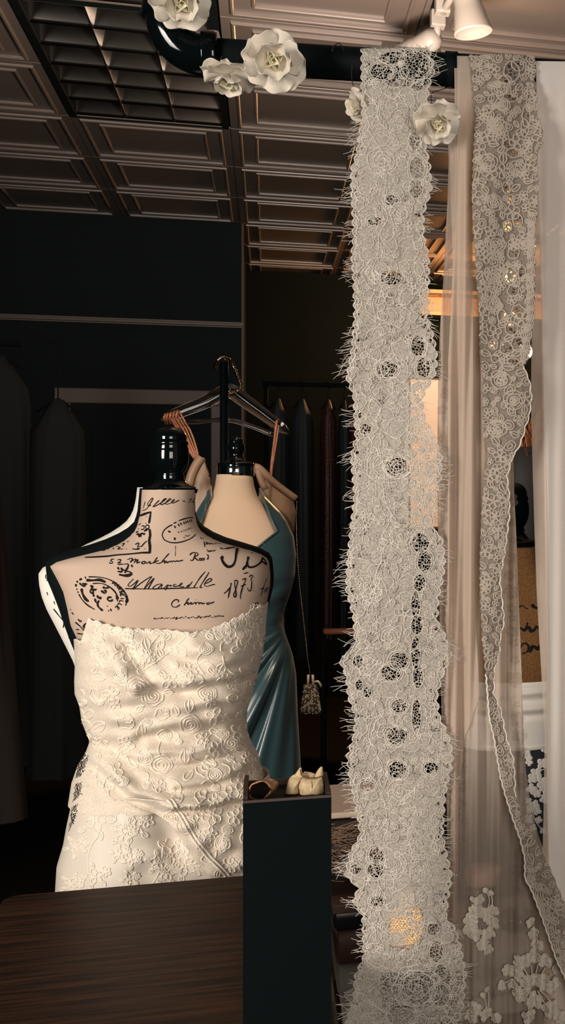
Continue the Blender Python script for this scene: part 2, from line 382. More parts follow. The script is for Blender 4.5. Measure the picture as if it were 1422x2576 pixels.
def on_surface(bv, P, step, lift, closed=False):
    """drop a pixel polyline on a built surface; list of (points, normals) runs"""
    runs, cur, last = [], [], None
    Q = resample(P, step, closed)
    if closed: Q = np.vstack([Q, Q[:1]])
    for q in Q:
        h = hit(bv, q[0], q[1])
        if h is None or (last is not None and np.linalg.norm(h[0]-last) > .03):
            if len(cur) > 1: runs.append(cur)
            cur = []; last = None
            if h is None: continue
        cur.append((h[0]+h[1]*lift, h[1])); last = h[0]
    if len(cur) > 1: runs.append(cur)
    return [(np.array([c[0] for c in r]), np.array([c[1] for c in r])) for r in runs]
def inpoly(x, y, poly):
    poly = np.asarray(poly, float); r = np.zeros(np.shape(x), bool); n = len(poly)
    for i in range(n):
        x1, y1 = poly[i]; x2, y2 = poly[(i+1) % n]
        c = ((y1 > y) != (y2 > y)) & (x < (x2-x1)*(y-y1)/(y2-y1+1e-12)+x1); r ^= c
    return r
def line_dist(x, y, P):
    P = np.asarray(P, float); d = np.full(np.shape(x), 1e9)
    for a, b_ in zip(P[:-1], P[1:]):
        v = b_-a; t = np.clip(((x-a[0])*v[0]+(y-a[1])*v[1])/(v@v+1e-9), 0, 1)
        d = np.minimum(d, np.hypot(x-a[0]-t*v[0], y-a[1]-t*v[1]))
    return d
# ---- motif outlines in pixel space
def wob(cx, cy, rx, ry, rot=0, w=.12, n=14):
    a = np.arange(n)*2*math.pi/n; r = 1+w*(rng.random(n)*2-1); c, s_ = math.cos(rot), math.sin(rot)
    x, y = rx*r*np.cos(a), ry*r*np.sin(a); return smooth_line(np.c_[cx+x*c-y*s_, cy+x*s_+y*c], max(2, rx/5), True)
def petals(cx, cy, r, n=5, rot=0, fat=.42):
    out = []
    for k in range(n):
        a = rot+2*math.pi*k/n+rng.normal()*.08; out.append((wob(cx+.58*r*math.cos(a), cy+.58*r*math.sin(a), .42*r, fat*r*.8, a, .1, 10), True))
    out.append((wob(cx, cy, .16*r, .16*r), True)); return out
def rosette(cx, cy, r, sq=.85):
    t = np.linspace(0, 2*math.pi*2.6, 46); rr = r*(.12+.88*t/t[-1])*(1+.06*np.sin(5*t)); rot = rng.random()*6
    return [(np.c_[cx+rr*np.cos(t+rot), cy+sq*rr*np.sin(t+rot)], False), (wob(cx, cy, r*1.18, r*sq*1.18, 0, .1), True)]
def leaf(cx, cy, l, w_, rot):
    t = np.linspace(0, 1, 9); c, s_ = math.cos(rot), math.sin(rot)
    up = np.c_[t*l, w_*np.sin(math.pi*t**.8)]; dn = np.c_[t[::-1]*l, -w_*np.sin(math.pi*t[::-1]**.8)]; P = np.vstack([up, dn[1:-1]])
    tr = lambda Q: np.c_[cx+Q[:, 0]*c-Q[:, 1]*s_, cy+Q[:, 0]*s_+Q[:, 1]*c]
    return [(tr(P), True), (tr(np.c_[t*l, .12*w_*np.sin(5*t)]), False)]
def vine(p, q, bend=.25, n=8):
    p, q = np.array(p, float), np.array(q, float); d = q-p; nn = np.array([-d[1], d[0]]); t = np.linspace(0, 1, n)[:, None]
    return [(p+d*t+nn*bend*np.sin(math.pi*t)*(1+.3*rng.normal()), False)]
def poisson(box, rad, inside, tries=4000, gap=3.0):
    pts = []; x0, y0, x1, y1 = box
    for _ in range(tries):
        x, y = x0+(x1-x0)*rng.random(), y0+(y1-y0)*rng.random()
        if not inside(x, y): continue
        r = rad(x, y)
        if all((x-a)**2+(y-b_)**2 > ((r+c)*.5)**2*gap for a, b_, c in pts): pts.append((x, y, r))
    return pts
# ================================================================== PRINTED DRESS FORM
FD = 2.15; FC = 425
front_tab = [(1232, 357, 494, .052), (1290, 353, 490, .050), (1320, 344, 498, .052), (1340, 328, 516, .056), (1360, 296, 555, .06), (1375, 258, 605, .066), (1390, 200, 652, .07), (1402, 156, 675, .072),
             (1415, 134, 684, .075), (1450, 150, 688, .083), (1480, 163, 687, .09), (1520, 174, 679, .098), (1560, 183, 671, .108), (1590, 196, 666, .104), (1620, 214, 654, .085), (1720, 222, 624, .07), (1800, 240, 598, .06), (1860, 256, 600, .055), (1950, 225, 630, .06), (2200, 215, 650, .06)]
core_tab = [(1228, 352, 492, .05), (1290, 346, 492, .048), (1312, 338, 502, .05), (1331, 318, 522, .052), (1350, 280, 560, .055), (1366, 234, 612, .06), (1381, 176, 660, .062), (1394, 140, 684, .064),
            (1410, 124, 693, .066), (1450, 128, 697, .07), (1480, 140, 696, .075), (1520, 155, 686, .08), (1560, 168, 676, .085), (1600, 182, 668, .08), (1650, 202, 656, .07), (1720, 212, 630, .06), (1800, 236, 602, .055), (1950, 225, 630, .055), (2200, 215, 650, .055)]
back_tab = [(1226, 346, 470, .05), (1260, 342, 470, .05), (1290, 334, 480, .05), (1312, 318, 490, .05), (1331, 293, 500, .05), (1350, 258, 530, .05), (1364, 225, 580, .05), (1385, 185, 630, .055), (1405, 150, 640, .06),
            (1424, 113, 650, .065), (1436, 108, 655, .066), (1460, 109, 655, .07), (1490, 115, 655, .075), (1520, 126, 650, .08), (1560, 146, 640, .085), (1600, 166, 630, .09), (1650, 190, 620, .09), (1690, 203, 615, .09), (1800, 240, 590, .08), (1950, 220, 620, .09), (2200, 200, 660, .1)]
LF, LC, LB = Loft(FC, FD, front_tab, 2.3), Loft(FC, FD+.012, core_tab, 2.2), Loft(FC, FD+.045, back_tab, 2.2)
form = empty('dress_form', LF.o, 'dress form in tan canvas printed with black handwriting and postmarks, wearing the ivory lace gown', 'dress form')
def bust(px, py, a):
    g = lambda cx, cy, sx, sy: np.exp(-((px-cx)/sx)**2-((py-cy)/sy)**2)
    return .022*g(300, 1650, 85, 95)+.022*g(545, 1645, 85, 95)-.006*g(425, 1650, 40, 80)
def chest(px, py, a): return bust(px, py, a)*np.clip((1625-py)/60, 0, 1)
fp = LF.surf('front_panel', 1232, 2150, 90, M['canvas'], form, -.12, math.pi+.12, 70, 0, chest)
core = LC.surf('inner_body', 1228, 2190, 70, M['black'], form, cols=48)
bp_ = LB.surf('back_panel', 1226, 2190, 70, M['canvas_back'], form, cols=48); bp_['label'] = 'paler back panel of the same canvas'
o, rt, f, k, d = frame(428, FD)
def finial(form, px, Y, top, bot, wid, matl, prof):
    o, rt, f, k, d = frame(px, Y); z1, z0 = CZ+(PY-top)*d/F, CZ+(PY-bot)*d/F; h = z1-z0
    b = MB(); b.lathe([(r*wid*k, z0+t*h) for r, t in prof], (o[0], o[1], 0), 40); return b.build('neck_cap', matl, form, True)
FIN = [(.02, -.01), (.97, -.005), (1.0, .03), (1.0, .06), (.95, .085), (.80, .10), (.70, .115), (.64, .14), (.58, .17), (.50, .22), (.53, .25), (.49, .28), (.50, .31), (.56, .34), (.60, .38), (.66, .45), (.685, .53), (.685, .60), (.67, .66), (.63, .72), (.655, .74), (.655, .77), (.62, .79), (.60, .82), (.615, .84), (.57, .89), (.49, .945), (.36, .985), (.18, 1.0), (.02, 1.003)]
finial(form, 428, FD, 1074, 1240, 71, M['gloss'], FIN)
b = MB(); b.lathe([(.016, 0), (.016, LF.z(2190))], (form.location[0], form.location[1], 0), 16)
b.lathe([(.02, 0), (.17, .002), (.17, .014), (.03, .03), (.02, .05)], (form.location[0], form.location[1], 0), 32); b.build('stand', M['black'], form, True)
# shoulder piping
bvf = bvh_of(fp)
def ribbons(name, bv, strokes, mt, parent, k, lift=.0007):
    b = MB()
    for P, w_ in strokes:
        for Q, N in on_surface(bv, P, 2.2, lift):
            m = len(Q)
            T = np.gradient(Q, axis=0); T /= np.linalg.norm(T, axis=1)[:, None]+1e-9; B = np.cross(N, T); B /= np.linalg.norm(B, axis=1)[:, None]+1e-9
            ww = w_*k*.5*(1+.22*np.sin(np.linspace(0, 9, m)+w_*7)); ww[0] *= .55; ww[-1] *= .55
            b.add(np.vstack([Q+B*ww[:, None], Q-B*ww[:, None]]), [(i, i+1, m+i+1, m+i) for i in range(m-1)])
    return b.build(name, mt, parent, True) if b.v else None
strk = []
def S_(ox, oy, sc_, w_, *pls, smooth=True):
    for p in pls:
        q = np.array(p, float)/sc_+np.array([ox, oy]); strk.append((smooth_line(q, 1.6) if smooth and len(q) > 2 else q, w_))
circ = lambda x, y, r, sq=1: [(x+r*math.cos(a), y+sq*r*math.sin(a)) for a in np.linspace(0, 6.3, 12)]
C = (260, 1370, 4.74); D = (500, 1330, 7.11); E_ = (100, 1410, 5.688); A_ = (340, 1220, 7.11); B_ = (100, 1230, 4.74)
S_(*C, 2.6, [(132,176),(98,178),(90,200),(112,205),(108,222),(85,224),(70,214)], [(165,187),(200,178),(208,195),(180,215),(163,222),(212,217)], [(168,240),(230,236),(300,230)],
   [(285,182),(330,165),(348,172),(318,218),(345,192),(392,172),(362,222),(388,196),(416,178),(398,222),(440,205)],
   [(502,200),(468,205),(456,224),(485,228),(505,202),(508,226),(525,222),(545,205),(560,206),(550,228),(580,222)],
   [(645,150),(618,188),(588,228)], [(662,190),(606,210),(632,222),(660,226),(690,215)], [(785,105),(730,165),(692,218)], [(695,212),(730,190),(736,200),(722,222),(745,212),(765,198),(748,214),(770,216),(790,195),(790,212),(815,192),(815,212),(845,190),(850,208),(880,190),(886,202),(950,186)])
S_(*C, 2.8, [(1098,105),(1085,145),(1068,190)], [(1030,128),(1058,100),(1118,100),(1126,128),(1085,148),(1108,172),(1132,196)], [(1036,182),(1055,194),(1072,182)], circ(1155, 178, 14), circ(1186, 176, 13), [(1202,160),(1204,188)], [(1235,118),(1252,138),(1246,168),(1236,180)])
S_(*C, 4.2, [(172,268),(186,300)], [(168,322),(225,322),(212,282)], [(302,236),(285,285),(255,310),(205,278)], [(335,240),(347,270)], [(190,352),(250,366),(340,345),(282,318),(252,340)], [(185,362),(240,370),(300,380),(345,352)])
S_(*C, 2.5, [(362,408),(322,448),(292,488),(325,496),(372,462),(415,425),(385,480),(350,536),(460,452),(575,380),(540,435),(480,540),(545,465),(607,400),(575,455),(530,536)],
   [(690,468),(640,480),(595,512),(600,532),(650,522),(702,470),(690,520),(710,530),(745,500),(770,478),(762,508),(738,545)], [(770,482),(792,490),(812,480),(802,506)], [(872,474),(838,480),(838,500),(880,496),(905,490),(942,468),(930,458),(906,488),(920,505),(965,505)],
   [(1062,440),(1040,470),(1000,520),(985,512),(1020,478)], [(1215,322),(1150,400),(1075,515)], [(1262,328),(1205,420),(1150,510),(1180,508)], [(1202,472),(1255,450),(1292,422),(1272,406),(1235,430),(1203,478),(1228,500),(1280,486),(1332,474)])
S_(*C, 3.0, [(258,526),(560,530),(900,522),(1130,516)])
S_(*C, 2.6, [(884,690),(900,672),(880,658),(845,665),(815,702),(822,738),(850,748),(880,742),(914,716)], [(1022,638),(1000,668),(962,728)], [(968,718),(1000,690),(1012,692),(1004,716),(1030,705),(1052,688),(1046,714),(1072,704),(1100,686),(1096,716),(1120,690),(1142,690),(1138,712),(1170,690),(1178,710),(1210,696)], [(1104,660),(1112,658)], [(1266,690),(1232,702),(1240,716),(1262,710),(1282,688),(1284,706),(1320,680)])
for x in np.arange(600, 1420, 22): S_(*C, 2.2+rng.random()*2.4, [(x, 888-.035*(x-600)+rng.normal()*9), (x+12+rng.random()*10, 884-.035*(x-600)+rng.normal()*9)])
S_(*D, 2.4, [(28,150),(34,170),(42,188)], [(55,180),(90,178)], [(92,225),(100,280),(104,335)], [(95,268),(130,290),(142,228),(148,286),(172,258),(196,286),(222,256),(250,284),(300,262),(400,270)], [(150,368),(172,422),(202,388),(214,418),(242,384),(262,410),(292,378)], [(384,328),(396,372),(428,348),(446,372),(480,352)])
S_(*D, 5.2, [(478,362),(530,352),(650,330)])
S_(*D, 6.5, [(692,345),(668,450),(648,580),(600,662),(520,682),(448,620),(405,535),(402,500)])
S_(*D, 5.0, [(412,480),(432,530),(395,520)])
S_(*D, 5.6, [(888,500),(868,580),(855,650),(778,738)], [(868,590),(862,640),(905,690),(980,682),(1060,640),(1115,590),(1140,530),(1180,570),(1212,640),(1150,600),(1110,592)])
S_(*D, 3.0, [(928,430),(975,448)], [(798,806),(840,795),(884,784)])
S_(*D, 3.0, [(578,968),(558,1080),(522,1244)], [(450,1162),(510,1110),(566,1040)], [(632,935),(665,925),(692,942),(672,1040),(650,1110),(624,1170),(632,1222),(662,1212),(664,1150),(650,1060),(640,1000),(640,940)], [(772,912),(800,905),(842,890),(800,1000),(768,1090),(745,1180),(742,1262)], [(748,1032),(800,1010),(842,998)], [(906,872),(915,842),(945,832),(966,852),(950,880),(925,908),(942,935),(942,1020),(934,1082),(912,1118),(885,1105),(862,1056)], [(975,1100),(988,1118)], [(1214,888),(1170,1010),(1102,1214)], [(1098,1082),(1170,1060)], [(1165,1164),(1172,1110),(1200,1062),(1192,1140),(1218,1068),(1240,1056),(1226,1136)])
S_(*D, 5, [(1000,1350),(1050,1335),(1060,1390)], [(985,1380),(1075,1412)])
# round postmark
S_(*E_, 3.0, [(650,228),(660,262)], [(700,234),(800,236),(900,246),(1030,290),(1150,380),(1225,470),(1250,560),(1228,650)], [(760,330),(870,328),(960,356),(1060,430),(1108,510),(1112,590)], [(560,478),(610,560),(690,640),(790,702)])
S_(*E_, 6.5, [(668,282),(770,284),(860,278),(945,312)], [(600,400),(618,480),(658,550),(704,588)], [(1235,500),(1252,560),(1238,610)], [(1100,500),(1118,560)])
for p, q in (((605,258),(570,280)),((548,292),(532,312)),((522,335),(520,375)),((530,400),(538,420)),((545,440),(556,462))): S_(*E_, 6, [p, q])
S_(*E_, 4.5, [(570,320),(600,350),(640,370)], [(610,330),(680,340)], [(640,380),(660,320)], [(722,362),(750,368),(760,385),(735,400),(790,420),(815,408)], circ(748,440,24), [(762,460),(778,520)], [(790,545),(805,590),(830,610),(850,570)], [(820,500),(850,540),(880,548),(860,520)], [(830,612),(840,660),(905,722)], [(925,370),(915,395),(990,390)], [(880,430),(930,470),(950,440),(920,425)], [(1030,530),(985,528),(972,556),(1002,580),(1040,572),(1030,556)])
GL = {'M': [[(0,1),(0,0),(.5,.6),(1,0),(1,1)]], 'A': [[(0,1),(.5,0),(1,1)],[(.25,.6),(.75,.6)]], 'R': [[(0,1),(0,0),(.9,.1),(.9,.45),(0,.5),(1,1)]], 'S': [[(1,.1),(.1,.1),(.1,.5),(.9,.55),(.9,.95),(0,.95)]], 'E': [[(1,0),(0,0),(0,1),(1,1)],[(0,.5),(.8,.5)]], 'I': [[(.5,0),(.5,1)]], 'L': [[(0,0),(0,1),(1,1)]]}
for i, ch in enumerate('MARSEILLE'):
    a = math.radians(-52+i*11.6); cx, cy = 880, 520; bx, by = cx+312*math.cos(a)*.97, cy+245*math.sin(a)
    tx, ty = -math.sin(a), math.cos(a)*.85; nx, ny = -math.cos(a), -math.sin(a)
    for g in GL[ch]: S_(*E_, 3.0, [(bx+(u-.5)*40*tx+(v-.5)*52*nx, by+(u-.5)*40*ty+(v-.5)*52*ny) for u, v in g], smooth=False)
S_(*E_, 3.5, [(980,710),(995,730)], [(1010,690),(1030,725)], [(960,650),(975,660)], [(440,690),(450,710)], [(460,740),(490,772)], [(550,835),(590,882),(595,850)], [(510,880),(570,930),(645,1008)], [(525,985),(570,988)], [(540,1040),(630,1055)], [(640,960),(625,940),(690,880),(740,845)], [(650,920),(720,850)], [(640,990),(650,900)])
# neck script, stamp frame, oval mark
S_(*A_, 2.4, [(188,292),(168,360),(150,418)], [(135,458),(205,432),(270,340),(325,240),(290,250),(225,345),(262,378),(285,350)], [(312,392),(380,330),(440,270),(400,300),(340,370),(330,392),(440,335),(556,246),(520,255),(460,330),(475,352),(560,310),(640,252),(610,246),(548,320),(560,346),(660,310),(705,252),(650,300),(680,322),(788,268)], [(965,268),(1005,240),(990,275),(948,322)], [(1068,230),(1030,275),(1000,312)], circ(1042, 305, 14), [(1045,340),(1050,380)])
S_(*A_, 3.6, [(845,284),(890,293)])
S_(*A_, 5.4, [(90,552),(200,510),(286,482),(268,590),(252,690)], [(262,790),(272,900),(252,1000),(266,1100),(262,1212),(130,1214),(0,1228),(-120,1240),(-330,1256),(-490,1278),(-700,1292),(-900,1300)], smooth=False)
S_(*A_, 2.8, [(0,1070),(55,1040),(68,1060),(40,1112),(100,1098),(112,1110),(150,1060),(212,1000)], [(165,1140),(180,1150)], [(200,562),(212,574)], [(118,738),(165,735),(165,770),(148,800),(105,796)], circ(222, 752, 34), [(60,720),(110,690)], [(190,680),(205,695)], [(60,782),(72,796)], [(5,1150),(50,1160),(80,1130)])
S_(*A_, 6, [(20,890),(60,880),(95,930),(110,870),(180,885)], [(160,830),(250,780)], [(15,850),(60,838)])
S_(*B_, 3.2, [(685,740),(720,722),(760,740),(800,715),(825,722)], [(875,705),(880,722)], [(915,690),(960,700),(930,720),(995,718)], [(970,665),(1010,650),(985,690)], [(1025,722),(1040,715)], [(1040,635),(1062,625)], [(1100,715),(1150,722),(1180,700)])
S_(*A_, 3.0, [(1032,592),(985,584),(900,600),(770,640)], [(740,662),(682,690)], [(668,712),(590,748),(520,810),(490,870),(488,915),(520,980),(570,1010),(640,1032),(760,1034),(900,1000),(1010,948),(1082,882)])
for i, (x, y) in enumerate(((710,755),(775,722),(815,700),(870,685),(905,672),(938,660),(975,648),(1005,640))): S_(*A_, 4.6, [(x-8, y-24), (x+9, y+18)])
for x, y in ((775,848),(825,838),(870,820),(905,810),(940,795),(965,785),(990,775),(875,945),(905,915),(935,918),(965,905)): S_(*A_, 3.6, [(x-10, y-12), (x+8, y+10)])
S_(*A_, 4.6, [(590,822),(630,850)], [(690,965),(722,960)], [(705,940),(712,990)])
S_(*A_, 1.0, [(722,1090),(720,1180),(716,1280)])
ribbons('handwriting_print', bvf, strk, M['ink'], fp, LF.k)
strk2, strk = strk, []
S_(*E_, 2.6, [(88,200),(92,255),(120,265),(100,292)], [(145,210),(160,215)], [(170,285),(205,350)], [(165,408),(180,412)], [(190,440),(200,465)], [(105,450),(120,500)], [(205,580),(220,630)], [(262,595),(280,625),(262,655)], [(300,680),(360,750)])
S_(*E_, 3.6, [(200,690),(280,790),(350,870),(415,905)], [(340,960),(352,880)], [(360,925),(390,935)], [(415,1108),(480,1080)], [(485,1100),(500,1180),(510,1260),(560,1400)], [(490,1110),(520,1160),(508,1250)], [(570,1310),(572,1390)], smooth=False)
ribbons('handwriting_print', bvh_of(bp_), strk, M['ink'], bp_, LB.k)
strk = []

# ================================================================== IVORY LACE GOWN
gown = empty('lace_gown', LF.o, 'strapless ivory lace gown draped on the printed canvas dress form', 'dress')
gtab = [(1500, 172, 680, .108), (1560, 184, 672, .118), (1600, 197, 669, .126), (1650, 200, 663, .130), (1700, 198, 650, .124), (1730, 199, 642, .118), (1760, 210, 634, .112), (1800, 216, 620, .104), (1850, 235, 622, .099), (1880, 224, 632, .102), (1910, 205, 650, .108),
        (1950, 191, 660, .114), (2000, 183, 672, .12), (2050, 172, 682, .124), (2100, 163, 692, .127), (2150, 148, 702, .13), (2200, 145, 712, .133), (2260, 143, 722, .136), (3370, 40, 860, .26)]
LG = Loft(FC, FD, gtab, 2.15)
neck_px = [(150, 1600), (215, 1588), (228, 1560), (241, 1537), (262, 1541), (300, 1553), (350, 1560), (400, 1562), (450, 1567), (480, 1571), (520, 1566), (560, 1553), (600, 1537), (640, 1525), (668, 1521), (720, 1521)]
def top_fn(L, a):
    px = L.px(np.full_like(a, 1560.), a); y = interp(neck_px, px)[0]+2.2*np.sin(px*.28)
    return np.where(np.sin(a) > -.2, y, 1560.)
folds = [([(352,1692),(430,1684),(520,1680),(645,1672)],15,.010),([(370,1706),(450,1716),(560,1700),(640,1702)],13,-.008),([(340,1720),(420,1742),(520,1738),(632,1748)],16,.006),
         ([(300,1770),(380,1792),(480,1778),(622,1790)],16,.008),([(360,1820),(450,1810),(560,1828),(616,1822)],14,-.007),([(380,1850),(470,1862),(560,1850),(618,1858)],12,.007),([(300,1862),(380,1896),(470,1898),(600,1884)],11,-.006),
         ([(232,1868),(300,1900),(350,1940),(430,1970),(520,1982),(612,1975)],15,.012),([(222,1890),(280,1922),(330,1962),(420,1998),(520,2004),(612,2002)],13,-.008),([(440,1930),(520,1935),(600,1915)],14,.007),([(620,1860),(640,1900),(648,1960)],10,.008),
         ([(262,1560),(300,1630),(330,1690)],20,.006),([(330,1600),(372,1660),(392,1690)],16,-.009),([(480,1600),(560,1640),(640,1640)],22,.006),([(400,1600),(470,1640),(600,1660)],14,-.004)]
nz = [(rng.normal()*.03, rng.normal()*.05, rng.random()*6) for _ in range(14)]
def gown_disp(px, py, a):
    d = bust(px, py, a)*.9
    for P, w_, h in folds: d = d+1.5*h*np.exp(-(line_dist(px, py, P)/w_)**2)
    for u, v, p in nz: d = d+.0010*np.sin(u*2*px+v*2*py+p)
    return d
OVER = [(318, 1962), (380, 1990), (424, 2018), (452, 2060), (482, 2112), (520, 2160), (566, 2206), (640, 2290), (760, 2290), (760, 1900), (318, 1900)]
def skirt_disp(px, py, a):
    d = -.020*np.exp(-((px-425)/62)**2-((py-2085)/75)**2)-.012*np.exp(-(line_dist(px, py, [(400,2010),(470,2120),(550,2210)])/26)**2)
    for u, v, p in nz[:6]: d = d+.0012*np.sin(u*1.5*px+v*.3*py+p)
    for P, w_, h in (([(352,2100),(420,2092),(480,2110)],16,.007),([(340,2140),(420,2150),(500,2175)],16,-.006),([(300,2000),(380,2080),(420,2180)],24,.005)): d = d+h*np.exp(-(line_dist(px, py, P)/w_)**2)
    return d
bod = LG.surf('bodice', 1540, 2000, 190, M['lace_dress'], gown, cols=260, off=.003, disp=gown_disp, cap=False, top=top_fn)
skirt = LG.surf('skirt', 1975, 3340, 170, M['satin'], gown, cols=160, off=-.002, disp=skirt_disp, cap=False)
over = LG.surf('wrap_panel', 1960, 2420, 330, M['lace_dress'], gown, .0, math.pi*1.1, 460, .013, lambda x, y, a: gown_disp(x, y, a)+.0015*np.sin(x*.11+y*.05), keep=lambda x, y, a: inpoly(x, y, OVER) | (y > 2290) & (x > 560))
for o_ in (over,):
    m_ = o_.modifiers.new('thick', 'SOLIDIFY'); m_.thickness = .002
bvb, bvs, bvo = bvh_of(bod), bvh_of(skirt), bvh_of(over)
class Multi:
    def __init__(s, *b): s.b = b
    def ray_cast(s, o, r):
        best = (None, None, None, None)
        for x in s.b:
            h = x.ray_cast(o, r)
            if h[0] is not None and (best[0] is None or h[3] < best[3]): best = h
        return best
bv_lace = Multi(bvb, bvo); bv_all = Multi(bvb, bvo, bvs)
def cords(name, bv, motifs, r, mt, parent, step=3.2, lift=.3, n=5):
    b = MB()
    for P, closed in motifs:
        for Q, N in on_surface(bv, P, step, r*lift, closed): b.tube(Q, r, n, True, N)
    return b.build(name, mt, parent, True, kind='stuff') if b.v else None
in_lace = lambda x, y: (y < 1985 and y > np.interp(x, [p[0] for p in neck_px], [p[1] for p in neck_px])+14 and 205 < x < 655) or bool(inpoly(np.array([x]), np.array([y]), OVER)[0])
mot = []
for x, y, r in ((345,1728,26),(384,1752,22),(478,1822,22),(366,1908,17),(406,1924,24),(430,2056,16),(470,2078,20),(430,1985,9),(560,2120,17),(600,1720,18),(560,1590,18),(300,1700,16),(520,1745,20),(580,1870,20),(250,1640,17),(610,1590,14),(540,1950,16)): mot += rosette(x, y, r)
occ = [(345,1728,30),(384,1752,26),(478,1822,26),(406,1924,26),(470,2078,22)]
for x, y, r in poisson((195, 1545, 660, 2220), lambda x, y: 13+rng.random()*15, in_lace, 6000):
    if any((x-a)**2+(y-b_)**2 < (c+r*.5)**2 for a, b_, c in occ): continue
    q = rng.random(); rot = rng.random()*6.28
    if q < .34: mot += petals(x, y, r*1.15, rng.integers(4, 7), rot)
    elif q < .64: mot += leaf(x, y, r*1.7, r*.5, rot)
    elif q < .80: mot += [(wob(x, y, r*.8, r*.6, rot, .25), True), (wob(x+r*.3, y-r*.4, r*.5, r*.4, rot, .2), True)]
    else: mot += vine((x, y), (x+r*2.4*math.cos(rot), y+r*2.4*math.sin(rot)), .3)+rosette(x, y, r*.55)
for p, q, bd in (((352,1690),(470,1600),.1),((470,1600),(600,1560),-.2),((360,1690),(520,1660),.12),((520,1660),(640,1690),.15),((400,1600),(392,1670),.3),((560,1650),(610,1700),.2),((330,1580),(345,1680),.12),((250,1560),(262,1680),.15)): mot += vine(p, q, bd, 14)
cords('lace_cord', bv_lace, mot, .0011, M['cord_dress'], bod)
we = resample(OVER[:7], 3)+np.array([2.2, -1.0]); cords('wrap_edging', bvo, [(we, False), (we+np.array([9, -3]), False)], .0017, M['cord_dress'], over, 3, .4, 6)
# scalloped eyelet edge along the neckline
ed = []; X = np.arange(244, 662, 15.5)
for x in X:
    y = float(interp(neck_px, x)[0]); ed += [(wob(x, y+13, 5.4, 4.6, 0, .05, 8), True), (wob(x, y+13, 10, 9.5, 0, .05, 10), True)]
xs = np.arange(238, 668, 3.); ys = np.array([float(interp(neck_px, x)[0]) for x in xs])
ed += [(np.c_[xs, ys+28+2*np.sin(xs*.4)], False), (np.c_[xs, ys+6+3*np.abs(np.sin(xs*.2))], False)]
for y in np.arange(1590, 1690, 14): ed += [(wob(320+.35*(y-1590), y, 5, 5, 0, .05, 8), True), (wob(320+.35*(y-1590), y, 9, 8, 0, .05, 10), True)]
cords('scallop_edging', bv_lace, ed, .0010, M['cord_dress'], bod, 2.4)
# hairline fringe above the neckline
b = MB()
for x in np.arange(244, 660, 3.1):
    y = float(interp(neck_px, x)[0])+4; h = hit(bvb, x, y+4)
    if h is None: continue
    L_ = (6+rng.random()*11)*LF.k*(1.5 if 340 < x < 390 or 600 < x < 640 else .8); dx = rng.normal()*.35
    p = h[0]; q = p+np.array([0, 0, L_])+LG.rt*dx*L_+h[1]*.002; b.tube([p, (p+q)/2+h[1]*.001, q], .00035, 3, False)
b.build('eyelash_fringe', M['cord_dress'], bod, True, kind='stuff')
# applique on the satin skirt
def spray(cx, cy, r, seed):
    out = petals(cx, cy, r, 5, seed)+petals(cx+r*1.3, cy-r*.6, r*.7, 5, seed+1)
    for k_ in range(5):
        a = seed+k_*1.25; out += leaf(cx+r*math.cos(a), cy+r*math.sin(a), r*.8, r*.25, a)
    return out
ap = []
for cx, cy, r, s_ in ((240,2062,30,0),(205,2020,18,1),(262,1990,20,2),(190,2130,18,.4),(342,2030,24,2),(335,2080,26,.6),(310,2100,20,1.2),(430,2150,26,.2),(465,2178,26,1.8),(395,2170,18,.9),(326,2212,14,.5),(300,2150,15,2.2),(240,2205,20,.7),(180,2225,18,1.4),(330,2160,16,.3),(215,1955,16,1),(420,2196,20,1.1),(360,1990,12,.2)): ap += spray(cx, cy, r, s_)
for p, q in (((345,2000),(330,2100)),((330,2100),(325,2130)),((240,1950),(235,2060)),((420,2110),(440,2190)),((330,2230),(400,2195)),((250,2100),(225,2200))): ap += vine(p, q, .2, 12)
on_sk = [(P, c) for P, c in ap if not inpoly(P[:1, 0], P[:1, 1], OVER)[0]]
cords('applique_cord', bvs, on_sk, .0012, M['cord_dress'], skirt, 2.6)
# black net insert at the left hip
b = MB(); gp = [[(196,1895),(212,1882),(222,1905),(206,1950),(192,1956)], [(190,1972),(206,1966),(202,1998),(184,2018)], [(182,2028),(196,2020),(190,2060),(174,2092)]]
for poly in gp:
    for x in np.arange(172, 226, 2.6):
        for y in np.arange(1880, 2095, 3.2):
            if inpoly(np.array([x]), np.array([y]), poly)[0]:
                for Q, N in on_surface(bv_all, [(x, y), (x+rng.normal()*2.5, y+3.4)], 1.7, .0006): b.tube(Q, .0005, 3, False, N)
b.build('black_net_insert', M['ink'], skirt, True, kind='stuff')['label'] = 'black net showing through at the hip'
# ================================================================== CONSOLE TABLE + BOX
TZ = .876
tb = empty('console_table', (-.14, 1.4, 0), 'dark walnut console table with a rounded corner in front of the ivory lace gown', 'table')
def rounded_slab(x0, x1, y0, y1, z0, z1, r, corners):
    P = []
    for cx, cy, a0, sx, sy, on in ((x0, y0, 180, 1, 1, corners[0]), (x1, y0, 270, -1, 1, corners[1]), (x1, y1, 0, -1, -1, corners[2]), (x0, y1, 90, 1, -1, corners[3])):
        if on:
            for t in np.linspace(0, 90, 8): a = math.radians(a0+t); P.append((cx+sx*r+r*math.cos(a), cy+sy*r+r*math.sin(a)))
        else: P.append((cx, cy))
    n = len(P); V = [(x, y, z0) for x, y in P]+[(x, y, z1) for x, y in P]
    return V, [tuple(range(n))[::-1], tuple(range(n, 2*n))]+[(i, (i+1) % n, n+(i+1) % n, n+i) for i in range(n)]
b = MB(); b.add(*rounded_slab(-.353, .075, .95, 1.85, TZ-.034, TZ, .022, (1, 0, 0, 1))); b.build('table_top', M['walnut'], tb, bevel=.004)
for x in (-.33, .02):
    for y in (.97, 1.79):
        b = MB(); b.box((x, y, 0), (x+.04, y+.04, TZ-.034)); b.build('leg', M['walnut'], tb, bevel=.003)
